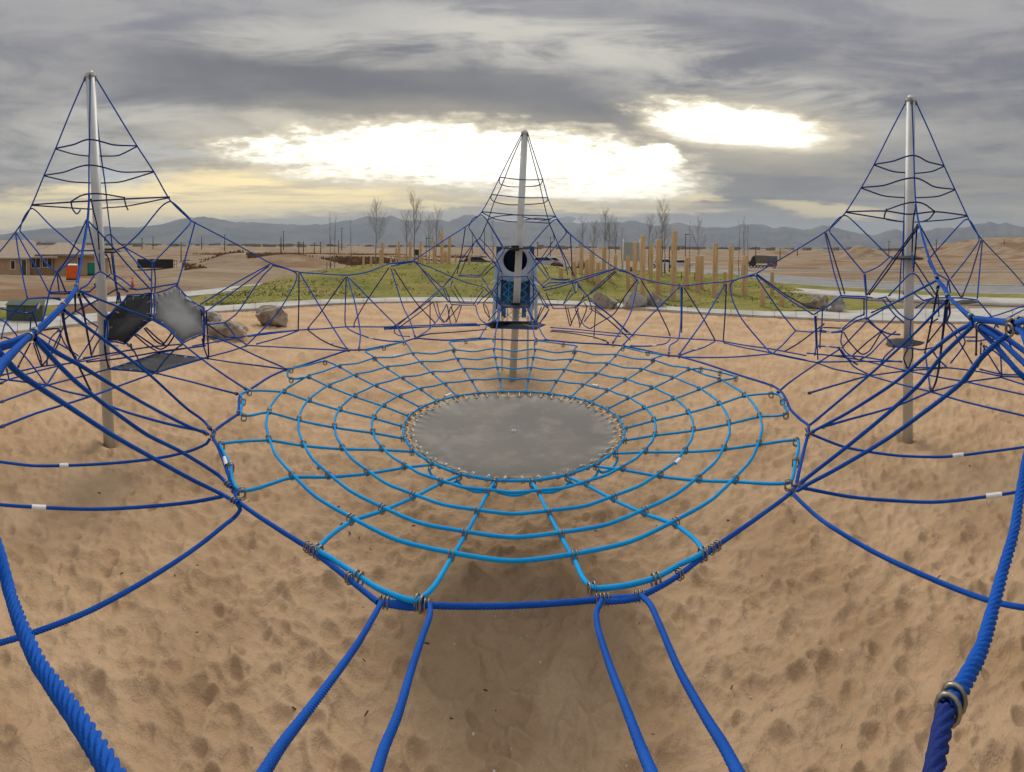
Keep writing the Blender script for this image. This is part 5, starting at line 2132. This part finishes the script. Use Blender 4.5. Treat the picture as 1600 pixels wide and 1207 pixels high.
MB().box(hx(86), hx(154), -.2, -.08, hz_(397.5) - .22, hz_(397.5) - .0).go('fascia', WHITE, HS)
for (x0, x1, y0, y1, yy) in ((16, 24, 407, 422, 0), (48, 63.5, 402, 420, .9), (65.5, 82, 401.5, 419, .9), (121, 129, 401, 417, .6)):
    f = MB()
    e = .11
    a0, a1, b0, b1 = hx(x0), hx(x1), hz_(y1), hz_(y0)
    f.box(a0, a1, yy - .10, yy - .003, b1 - e, b1).box(a0, a1, yy - .10, yy - .003, b0, b0 + e).box(a0, a0 + e, yy - .099, yy - .004, b0 + e, b1 - e).box(a1 - e, a1, yy - .099, yy - .004, b0 + e, b1 - e)
    if x1 - x0 > 10: f.box((a0 + a1) / 2 - .05, (a0 + a1) / 2 + .05, yy - .098, yy - .005, b0 + e, b1 - e)
    fr = f.go('window', WHITE, HS)
    if x1 - x0 > 10:
        MB().box(a0 + e, (a0 + a1) / 2 - .05, yy - .04, yy - .01, b0 + e, b1 - e).go('pane', GLASS, fr)
        MB().box((a0 + a1) / 2 + .05, a1 - e, yy - .04, yy - .01, b0 + e, b1 - e).go('pane', GLASS, fr)
    else: MB().box(a0 + e, a1 - e, yy - .04, yy - .01, b0 + e, b1 - e).go('pane', GLASS, fr)
dr = MB().box(hx(34), hx(41), -.06, -.004, zb + .4, hz_(406.5)).go('door', DOORM, HS)
MB().box(hx(33), hx(34), -.09, -.003, zb + .4, hz_(405)).box(hx(41), hx(42), -.09, -.003, zb + .4, hz_(405)).box(hx(34), hx(41), -.085, -.003, hz_(406.4), hz_(405)).go('door_frame', WHITE, HS)
MB().box(hx(39.8), hx(40.3), -.12, -.07, (zb + hz_(406)) / 2 + .1, (zb + hz_(406)) / 2 + .2).go('handle', STEEL, dr)

# another roof further right behind (garage)
hp2 = gpoint(150, 92)
t_ = thing('house', 'distant tan roofed house half hidden by the left mast', 'house', tuple(hp2), local_frame(hp2))
w2 = 20 / F * 92
MB().box(-w2, w2, 0, 7, -1, 3.0).go('wall', STUC, t_)
hip(-w2, w2, 0, 7, 3.0, 4.6, 2.2).go('roof', ROOFM, t_)


# ------------------------------------------------------------------ portable toilets
def toilet(px0, px1, yt, yb, col, label, cat='portable toilet'):
    pxc = (px0 + px1) / 2
    p = hit(pxc, yb)
    d = math.hypot(p.x, p.y)
    wd = (px1 - px0) / F * d
    hh = (yb - yt) / F * d
    t_ = thing('portable_toilet', label, cat, tuple(p), local_frame(p), 'portable toilets by the house')
    m_ = pmat('plastic_%s' % cat.split()[0] + str(int(px0)), col, .5, var=.06, nscale=2)
    MB().box(-wd / 2, wd / 2, 0, wd, .12, hh * .93, .03).go('cabin', m_, t_)
    MB().box(-wd / 2 - .03, wd / 2 + .03, -.05, wd + .05, 0, .119).go('base', BLACKR, t_)
    mb = MB()
    ov = .03
    mb.addm([(-wd / 2 - ov, -ov, hh * .931), (wd / 2 + ov, -ov, hh * .931), (wd / 2 + ov, wd + ov, hh * .931), (-wd / 2 - ov, wd + ov, hh * .931), (-wd / 2 + .12, .15, hh), (wd / 2 - .12, .15, hh), (wd / 2 - .12, wd - .15, hh), (-wd / 2 + .12, wd - .15, hh)],
            [(0, 1, 5, 4), (1, 2, 6, 5), (2, 3, 7, 6), (3, 0, 4, 7), (4, 5, 6, 7), (3, 2, 1, 0)])
    mb.go('roof', pmat('white_plastic', (.75, .72, .68), .5), t_)
    dd = MB().box(-wd * .36, wd * .36, -.03, -.002, .2, hh * .88, .008).go('door', m_, t_)
    MB().box(wd * .24, wd * .29, -.07, -.031, hh * .45, hh * .52).go('handle', BLACKR, dd)
    for k in range(4): MB().box(-wd * .46, -wd * .38, -.02, -.001, hh * (.2 + .17 * k), hh * (.32 + .17 * k)).go('vent_panel', m_, t_)


toilet(103.5, 121, 413, 438, (.85, .13, .01), 'orange portable toilet with a white roof left of the left mast')
toilet(136.5, 151, 409, 430, (.0, .27, .21), 'teal portable toilet partly hidden by the left mast')

# ------------------------------------------------------------------ roll-off container
p = hit(243, 421)
d = math.hypot(p.x, p.y)
L = 56 / F * d
t_ = thing('roll_off_container', 'long black ribbed roll-off container standing on the dirt', 'dumpster', tuple(p), local_frame(p) + .08)
BLK = pmat('black_paint', (.016, .017, .016), .6, var=.3, nscale=2, wear=.3)
hh = 14.5 / F * d
MB().box(-L / 2, L / 2, 0, .08, .25, hh).box(-L / 2, L / 2, 2.2, 2.28, .25, hh).box(-L / 2, -L / 2 + .08, .081, 2.199, .25, hh).box(L / 2 - .08, L / 2, .081, 2.199, .25, hh).box(-L / 2 + .081, L / 2 - .081, .081, 2.199, .25, .33).go('shell', BLK, t_)
for k in range(13):
    x_ = -L / 2 + .15 + (L - .3) * k / 12
    MB().box(x_ - .05, x_ + .05, -.09, -.002, .3, hh - .08).go('rib', BLK, t_)
MB().box(-L / 2 - .03, L / 2 + .03, -.11, .12, hh, hh + .10).box(-L / 2 - .03, L / 2 + .03, 2.16, 2.3, hh, hh + .10).go('top_rail', BLK, t_)
for x_ in (-L / 2 + .4, L / 2 - .4):
    MB().cyl((x_, -.05, .13), (x_, .12, .13), .13, .13, 12).go('roller', BLK, t_)
fr = MB().box(L / 2 + .2, L / 2 + .26, 0, .06, .3, hh + .1).box(L / 2 + .7, L / 2 + .76, 0, .06, .3, hh + .1).box(L / 2, L / 2 + .76, .001, .059, hh * .5, hh * .5 + .06).box(L / 2, L / 2 + .76, .002, .058, hh - .1, hh - .04).go('end_gate', BLK, t_)

# ------------------------------------------------------------------ traffic marker
p = hit(207, 452)
d = math.hypot(p.x, p.y)
t_ = thing('traffic_cone', 'slim orange channelizer cone with white bands on the dirt', 'traffic cone', tuple(p))
hh = 19 / F * d
OR = pmat('orange_plastic', (.80, .075, .015), .5)
MB().cyl((0, 0, .05), (0, 0, hh * .72), .10, .07, 14).go('body', OR, t_, True)
MB().cyl((0, 0, hh * .721), (0, 0, hh * .80), .074, .07, 14).go('band', WHITE, t_, True)
MB().cyl((0, 0, hh * .801), (0, 0, hh), .066, .035, 14).go('tip', OR, t_, True)
MB().cyl((0, 0, 0), (0, 0, .049), .22, .20, 8).go('base', BLACKR, t_)

# ------------------------------------------------------------------ green utility box
p = hit(38, 503, .05)
d = math.hypot(p.x, p.y)
t_ = thing('utility_cabinet', 'dull green metal utility cabinet on the grass by the left path', 'utility box', tuple(p), local_frame(p) - .12)
wd = 57 / F * d
hh = 28 / F * d
GB = pmat('green_box', (.060, .085, .055), .6, var=.12, nscale=2, wear=.2)
MB().box(-wd / 2, wd / 2, 0, wd * .8, .02, hh * .9, .02).go('body', GB, t_)
mb = MB()
mb.addm([(-wd / 2 - .03, -.04, hh * .9), (wd / 2 + .03, -.04, hh * .9), (wd / 2 + .03, wd * .82, hh * .99), (-wd / 2 - .03, wd * .82, hh * .99), (-wd / 2 - .03, -.04, hh * .94), (wd / 2 + .03, -.04, hh * .94), (wd / 2 + .03, wd * .82, hh * 1.04), (-wd / 2 - .03, wd * .82, hh * 1.04)],
        [(0, 1, 5, 4), (1, 2, 6, 5), (2, 3, 7, 6), (3, 0, 4, 7), (4, 5, 6, 7), (3, 2, 1, 0)])
mb.go('lid', GB, t_)
MB().box(-.008, .008, -.01, -.001, .06, hh * .86).go('door_seam', BLACKR, t_)
MB().box(.04, .10, -.05, -.002, hh * .45, hh * .55).go('handle', STEEL, t_)
MB().box(-wd / 2 - .1, wd / 2 + .1, -.1, wd * .9, -.1, .019).go('concrete_pad', CONC, t_)

# ------------------------------------------------------------------ white board sign on poles
d = 34
p = lawnp(987, d)
t_ = thing('blank_board', 'large plain pale board on two white poles behind the mound', 'board', tuple(p), local_frame(p))
k = d / F
zt, zb_ = at(987, 379, d).z - p.z, at(987, 408, d).z - p.z
MB().box(-12.3 * k, 12.3 * k, 0, .04, zb_, zt).go('panel', pmat('board_pale', (.42, .44, .46), .7, var=.04, nscale=1), t_)
for s_ in (-1, 1): MB().cyl((s_ * 14 * k, .02, -.3), (s_ * 13 * k, .02, zt + .25), .045, .04, 10).go('pole', WHITE, t_, True)

# ------------------------------------------------------------------ dump truck
d = 104
pt = gpoint(1191, d)
t_ = thing('dump_truck', 'dark dump truck with a tan ribbed box parked beyond the road', 'dump truck', tuple(pt), local_frame(pt))
k = d / F
z0 = at(1191, 420, d).z - pt.z
zz0 = lambda y: at(1191, y, d).z - pt.z
DK = pmat('truck_black', (.03, .032, .035), .5, var=.2, nscale=1)
GRY = pmat('truck_grey', (.12, .15, .19), .6, var=.2, nscale=1)
TAN = pmat('truck_tan', (.22, .20, .165), .6, var=.15, nscale=1)
X_ = lambda px: (px - 1191) * k
body = MB()
body.prism([(X_(1182), zz0(412)), (X_(1180), zz0(399)), (X_(1199), zz0(399.5)), (X_(1199), zz0(412))], 0, 2.5)
bd = body.go('dump_box', TAN, t_)
for q in range(5):
    zq = zz0(410.5 - q * 2.3)
    MB().box(X_(1181), X_(1198.5), -.10, -.003, zq, zq + .12).go('rib', TAN, bd)
MB().prism([(X_(1199.1), zz0(416)), (X_(1199.1), zz0(400)), (X_(1215), zz0(400.5)), (X_(1214.5), zz0(416))], -.1, 2.6).go('trailer_box', GRY, t_)
MB().box(X_(1203), X_(1211), -.16, -.101, zz0(414.5), zz0(411)).go('marker_sign', pmat('truck_orange', (.75, .12, .04), .6), t_)
MB().prism([(X_(1171), zz0(415)), (X_(1169), zz0(410.5)), (X_(1173), zz0(408)), (X_(1175), zz0(402)), (X_(1179), zz0(399.5)), (X_(1180.3), zz0(400)), (X_(1180.3), zz0(415))], .15, 2.35).go('cab', DK, t_)
MB().prism([(X_(1174.4), zz0(407)), (X_(1175.8), zz0(402.8)), (X_(1178.5), zz0(401.8)), (X_(1178.5), zz0(407))], .10, .149).go('side_window', GLASS, t_)
MB().box(X_(1170), X_(1213), .3, 2.2, zz0(417), zz0(415.2)).go('chassis', DK, t_)
MB().cyl((X_(1181), .1, zz0(412)), (X_(1181), .1, zz0(386)), .09, .08, 8).go('exhaust_stack', DK, t_)
for xw in (1174, 1179.5, 1184.5, 1189.5, 1195, 1210):
    rw = 2.6 * k
    wh = MB().cyl((X_(xw), .0, zz0(419.5) + rw), (X_(xw), .35, zz0(419.5) + rw), rw, rw, 18).go('wheel', BLACKR, t_)
    MB().cyl((X_(xw), -.02, zz0(419.5) + rw), (X_(xw), -.001, zz0(419.5) + rw), rw * .55, rw * .5, 12).go('rim', WHITE, wh)

# ------------------------------------------------------------------ poles, lamp posts
def pole(px, yt, d, r_, label, arm=None, cat='utility pole', mat=None, name='utility_pole', group='utility poles across the valley'):
    p = gpoint(px, d)
    hh = at(px, yt, d).z - p.z
    t_ = thing(name, label, cat, tuple(p), local_frame(p), group)
    m_ = mat or pmat('weathered_pole', (.07, .06, .05), .9)
    MB().cyl((0, 0, -.3), (0, 0, hh), r_, r_ * .7, 8).go('post', m_, t_, True)
    if arm == 'cross':
        MB().box(-1.2, 1.2, -.06, .06, hh - .75, hh - .6).go('crossarm', m_, t_)
        for x_ in (-1.0, 0.35, 1.0): MB().cyl((x_, 0, hh - .6), (x_, 0, hh - .35), .06, .05, 6).go('insulator', m_, t_)
    if arm == 'lamp':
        MB().box(-.08, .6, -.05, .05, hh - .08, hh).go('lamp_head', m_, t_)


PO = [(283, 379, 110, 'dark pole right of the roll-off container'), (439, 371, 95, 'tallest dark pole above the dry grass'), (222, 372, 420, 'thin distant pole left of its near twin'), (239, 370, 420, 'thin distant pole seen right of the container'), (315, 369, 380, 'thin distant pole behind the long rope'),
      (351, 366, 330, 'thin distant pole halfway along the left rope'), (467, 377, 230, 'first of the short poles along the far track'), (474, 377, 240, 'second of the short poles along the far track'), (491, 379, 240, 'third of the short poles along the far track'), (501, 378, 240, 'fourth of the short poles along the far track'),
      (529, 375, 230, 'short pole right of the slim saplings'), (534, 356, 400, 'tall far pole between slim saplings'), (443, 361, 380, 'faint tall pole behind the tallest dark pole'), (738, 362, 350, 'far pole left of the farthest net'), (757, 356, 400, 'faint tower-like pole left of the farthest mast'),
      (1181, 384, 150, 'pole standing behind the dump truck'), (1219, 389, 210, 'short pole right of the dump truck'), (1389, 376, 260, 'pole on the hill left of the right mast'), (1463, 374, 300, 'pole on the hill right of the right mast'), (1569, 374, 300, 'pole at the right edge on the hill'), (840, 378, 260, 'pole right of the farthest mast'), (860, 370, 260, 'pole behind the far net on the right'), (1246, 388, 320, 'small pole near the dark mound')]
for i, (x_, yt, d, lab) in enumerate(PO): pole(x_, yt, d, .0008 * d + .05, lab, 'cross' if i % 3 != 1 else None)
pole(1071, 366, 62, .06, 'street light with a small head behind the short posts', 'lamp', 'street light', name='street_light', group=None)
pole(1046, 386, 36, .05, 'black square post left of the tallest timber post', None, 'post', BLACKR, 'black_post', None)
pole(666, 372, 60, .05, 'dark light pole right of the tallest sapling', 'lamp', 'street light', name='street_light', group=None)

# small dark notice cabinet among the far posts
p = lawnp(651, 33)
t_ = thing('notice_board', 'small dark green notice board between the far timber posts', 'notice board', tuple(p), local_frame(p))
k = 33 / F
MB().box(-3.6 * k, 3.6 * k, 0, .08, at(651, 399, 33).z - p.z, at(651, 390, 33).z - p.z).go('panel', pmat('notice_green', (.035, .05, .03), .7), t_)
MB().cyl((-2.5 * k, .04, -.2), (-2.5 * k, .04, at(651, 399, 33).z - p.z), .04, .04, 6).go('leg', STK, t_)
MB().cyl((2.5 * k, .04, -.2), (2.5 * k, .04, at(651, 399, 33).z - p.z), .04, .04, 6).go('leg', STK, t_)

# white bin on the berm
p = lawnp(682, 30)
t_ = thing('white_bin', 'small white litter bin among the far timber posts', 'bin', tuple(p), local_frame(p))
k = 30 / F
MB().box(-2.4 * k, 2.4 * k, 0, .2, .05, 8.5 * k, .01).go('body', WHITE, t_)
MB().box(-2.7 * k, 2.7 * k, -.02, .22, 8.5 * k + .001, 9.5 * k).go('lid', STEEL, t_)
MB().box(-1.2 * k, 1.2 * k, -.012, -.001, 5 * k, 6.5 * k).go('slot', BLACKR, t_)

# ------------------------------------------------------------------ parked cars and shrubs near the lot
LOT = link('parking_lot', None, kind='structure')
LOT.location = (0, 0, 0)
pA, pB = gpoint(700, 47), gpoint(985, 47)
pC, pD = gpoint(985, 66), gpoint(700, 66)
mb = MB()
mb.addm([Vector((q.x, q.y, 0.10)) for q in (pA, pB)] + [Vector((q.x, q.y, q.z + .12)) for q in (pC, pD)], [(0, 1, 2, 3)])
mb.go('paving', ASPH, LOT)
mb = MB()
mb.addm([pA + Vector((0, 0, .27)), pB + Vector((0, 0, .27)), pB + Vector((0, .3, .27)), pA + Vector((0, .3, .27)), Vector((pA.x, pA.y, 0)), Vector((pB.x, pB.y, 0))], [(0, 1, 2, 3), (4, 5, 1, 0)])
mb.go('kerb', CONC, LOT)


def car(px, d, col, label, rz=0.0):
    p = gpoint(px, d, .1)
    t_ = thing('parked_car', label, 'car', tuple(p), local_frame(p) + rz, 'cars parked beyond the mound')
    m_ = pmat('car_paint_%d' % px, col, .3, var=.03, coat=.5)
    MB().prism([(-2.2, .35), (-2.25, .75), (-2.0, .92), (-1.5, .98), (-.9, 1.42), (.75, 1.45), (1.45, 1.0), (2.15, .88), (2.25, .6), (2.2, .35)], 0, 1.75).go('body', m_, t_)
    MB().prism([(-1.3, 1.0), (-.85, 1.36), (.7, 1.39), (1.25, 1.0)], -.012, -.001).go('side_window', GLASS, t_)
    for x_ in (-1.4, 1.35):
        w_ = MB().cyl((x_, -.03, .33), (x_, .2, .33), .33, .33, 16).go('wheel', BLACKR, t_)
        MB().cyl((x_, -.045, .33), (x_, -.031, .33), .19, .17, 10).go('rim', STEEL, w_)


car(848, 60, (.55, .55, .56), 'pale car parked just right of the slide tower')
car(860, 61, (.7, .7, .7), 'white car parked second right of the slide tower')
car(1063, 78, (.6, .6, .6), 'small pale car on the lane behind the tallest post')
car(742, 62, (.07, .07, .08), 'dark car parked left of the slide tower')
car(1036, 70, (.72, .72, .71), 'white car behind the tall post row')
# low rusty shrubs
SHR = pmat('rusty_shrub', (.16, .055, .025), .95, var=.4, nscale=5)
for i, (x_, d, w_, lab) in enumerate([(869, 46, .55, 'rusty shrub left of a pair right of the slide tower'), (874, 46.5, .45, 'smaller rusty shrub of a pair right of the slide tower'), (909, 45, .6, 'rusty shrub by the posts in the dense clump'), (985, 40, .5, 'brown shrub at the foot of the pale board'),
                                      (990, 41, .35, 'small dry shrub right of the pale board foot'), (708, 42, .6, 'dark brown shrub right of the two close posts'), (716, 43, .55, 'second dark brown shrub right of the two close posts'), (747, 47, .5, 'rusty shrub seen left of the farthest net')]):
    p = lawnp(x_, d) if d < 44 else gpoint(x_, d, .2)
    t_ = thing('shrub', lab, 'shrub', tuple(p), group='low dry shrubs behind the mound')
    rg = random.Random(i + 60)
    mb = MB()
    for q in range(420):
        a, b_ = rg.uniform(0, 2 * PI), math.acos(rg.uniform(-.2, 1))
        rr_ = w_ * rg.uniform(.45, 1)
        c_ = Vector((math.sin(b_) * math.cos(a) * rr_, math.sin(b_) * math.sin(a) * rr_, math.cos(b_) * rr_ * 1.1 + w_ * .5))
        e1 = Vector((rg.uniform(-1, 1), rg.uniform(-1, 1), rg.uniform(-1, 1))).normalized() * .07
        e2 = e1.orthogonal().normalized() * .035
        mb.addm([c_ - e1, c_ + e2, c_ + e1, c_ - e2], [(0, 1, 2, 3)])
    mb.go('foliage', SHR, t_)
    mb = MB()
    for q in range(7):
        a = rg.uniform(0, 2 * PI)
        mb.cyl((0, 0, -.05), (math.cos(a) * w_ * .6, math.sin(a) * w_ * .6, w_), .012, .006, 4)
    mb.go('stems', BARK, t_)

# ------------------------------------------------------------------ dry weeds over the spoil ground
WEED = pmat('dry_weed', (.27, .155, .08), .95, var=.5, nscale=.4)
rgn = np.random.default_rng(9)
N = 42000
ang = rgn.uniform(px2a(285), px2a(760), N)
dd = 66 + rgn.random(N) ** 1.5 * 210
wx, wy = dd * np.sin(ang), dd * np.cos(ang)
keep = fbm2(wx, wy, 71, 4, .035, .6) > .12
wx, wy, dd = wx[keep], wy[keep], dd[keep]
wz = ground_z(wx, wy)
n = len(wx)
hgt = rgn.uniform(.08, .42, n) * (1 + dd / 150)
wd = rgn.uniform(.25, .8, n)
th = rgn.uniform(0, PI, n)
V = np.zeros((n, 6, 3))
for q, (sx, sz) in enumerate(((-1, 0), (1, 0), (0.1, 1))):
    V[:, q] = np.stack([wx + sx * wd * .5 * np.cos(th), wy + sx * wd * .5 * np.sin(th), wz - .25 + sz * (hgt + .25)], 1)
    V[:, q + 3] = np.stack([wx - sx * wd * .5 * np.sin(th), wy + sx * wd * .5 * np.cos(th), wz - .25 + sz * (hgt * .9 + .25)], 1)
me = bpy.data.meshes.new('dry_weeds')
me.from_pydata(V.reshape(-1, 3).tolist(), [], [(i * 3, i * 3 + 1, i * 3 + 2) for i in range(n * 2)])
link('dry_weeds', me, WEED, label='rusty dry weeds over the rough ground beyond the left sidewalk', cat='weeds', kind='stuff')

# ------------------------------------------------------------------ grass blades on the lawn
N = 7000
ang = rgn.uniform(px2a(320), px2a(1310), N)
K = rgn.random(N)
d0 = pit_d(ang) + pathW(ang) + .12
d1 = back(ang) - .3
dd = d0 + (d1 - d0) * K ** 1.2
gx_, gy_ = dd * np.sin(ang), dd * np.cos(ang)
gz_ = lawn_z(gx_, gy_) + .03
th = rgn.uniform(0, PI, N)
hgt = rgn.uniform(.02, .06, N)
wd = rgn.uniform(.03, .09, N)
V = np.zeros((N, 3, 3))
lean = rgn.normal(0, .03, (N, 2))
for q, (sx, sz) in enumerate(((-1, 0), (1, 0), (0.0, 1))):
    V[:, q] = np.stack([gx_ + sx * wd * np.cos(th) + sz * lean[:, 0], gy_ + sx * wd * np.sin(th) + sz * lean[:, 1], gz_ - .02 + sz * (hgt + .02)], 1)
me = bpy.data.meshes.new('grass')
me.from_pydata(V.reshape(-1, 3).tolist(), [], [(i * 3, i * 3 + 1, i * 3 + 2) for i in range(N)])
link('grass', me, lm, label='short olive grass covering the mound behind the sand', cat='grass', kind='stuff')

# ------------------------------------------------------------------ town on the valley floor
TW = [pmat('town_pale', (.6, .6, .58), .9), pmat('town_brown', (.22, .18, .15), .9), pmat('town_tree', (.05, .055, .05), .9)]
for mi, (cnt, seed) in enumerate(((260, 1), (420, 2), (800, 3))):
    rg = random.Random(seed)
    mb = MB()
    for _ in range(cnt):
        a = px2a(rg.uniform(-150, 1750))
        d = rg.uniform(900, 4800) if mi < 2 else rg.uniform(1400, 9000)
        x, y = d * math.sin(a), d * math.cos(a)
        z = float(ground_z(np.array(x), np.array(y)))
        w_, h_, l_ = (rg.uniform(8, 26), rg.uniform(4, 9), rg.uniform(8, 20)) if mi < 2 else (rg.uniform(8, 60), rg.uniform(4, 9), 12)
        if mi < 2:
            mb.box(x - w_ / 2, x + w_ / 2, y, y + l_, z - 1, z + h_)
        else:
            m2 = 6
            for q in range(m2):
                xx = x + (q - m2 / 2) * w_ / m2
                mb.addm([(xx - w_ / m2, y, z - 1), (xx + w_ / m2, y, z - 1), (xx + w_ / m2 * .4, y + 3, z + h_ * rg.uniform(.5, 1)), (xx - w_ / m2 * .4, y + 3, z + h_ * rg.uniform(.5, 1)), (xx, y + 6, z - 1)], [(0, 1, 2, 3), (2, 1, 4), (3, 4, 0), (3, 2, 4)])
    mb.go(['far_buildings', 'far_buildings', 'far_trees'][mi], TW[mi], kind='stuff', label=['pale far-off buildings scattered on the valley floor', 'brown far-off buildings scattered on the valley floor', 'dark tree lines on the far valley floor'][mi], cat=['town', 'town', 'trees'][mi])

# fallen leaf under the web
p = atz(563, 718, .0)
mb = MB()
mb.addm([(-.03, 0, .01), (-.01, -.018, .016), (.03, -.005, .02), (.012, .018, .012)], [(0, 1, 2, 3)])
o = mb.go('fallen_leaf', pmat('yellow_leaf', (.75, .6, .2), .7), label='small yellow leaf lying on the sand under the left of the web', cat='leaf')
o.location = (p.x, p.y, -.01)

# bits of bark, pebbles and twigs lying in the sand
from mathutils.bvhtree import BVHTree
rgd = random.Random(12)
for nm, cnt, mcol, lab, cat_ in (('bark_chips', 190, (.10, .06, .035), 'small dark bark chips and twigs scattered over the sand', 'debris'), ('pebbles', 520, (.50, .44, .37), 'small pale pebbles scattered over the sand', 'pebbles')):
    mb = MB()
    pts_ = []
    for _ in range(cnt):
        a = rgd.uniform(-1.15, 1.15)
        d = 1.6 + 11 * rgd.random() ** 1.5
        pts_.append((d * math.sin(a), d * math.cos(a)))
    P_ = np.array(pts_)
    hz0 = sand_h(P_[:, 0], P_[:, 1]) * 1.05 - .04
    for (x, y), z in zip(pts_, hz0):
        L_ = rgd.uniform(.006, .022) if nm == 'bark_chips' else rgd.uniform(.003, .008)
        W_ = L_ * (rgd.uniform(.2, .5) if nm == 'bark_chips' else rgd.uniform(.7, 1))
        th_ = rgd.uniform(0, PI)
        c_, s_ = math.cos(th_), math.sin(th_)
        H_ = W_ * .8
        q_ = [(-L_, -W_, 0), (L_, -W_ * .6, 0), (L_ * .8, W_, 0), (-L_ * .7, W_ * .8, 0), (-L_ * .6, -W_ * .5, H_), (L_ * .7, -W_ * .3, H_ * .8), (L_ * .5, W_ * .6, H_), (-L_ * .5, W_ * .5, H_ * .9)]
        mb.addm([(x + a * c_ - b_ * s_, y + a * s_ + b_ * c_, z + h_ - .001) for a, b_, h_ in q_], [(4, 5, 6, 7), (0, 1, 5, 4), (1, 2, 6, 5), (2, 3, 7, 6), (3, 0, 4, 7)])
    mb.go(nm, pmat(nm + '_mat', mcol, .9, var=.4, nscale=3), kind='stuff', label=lab, cat=cat_)
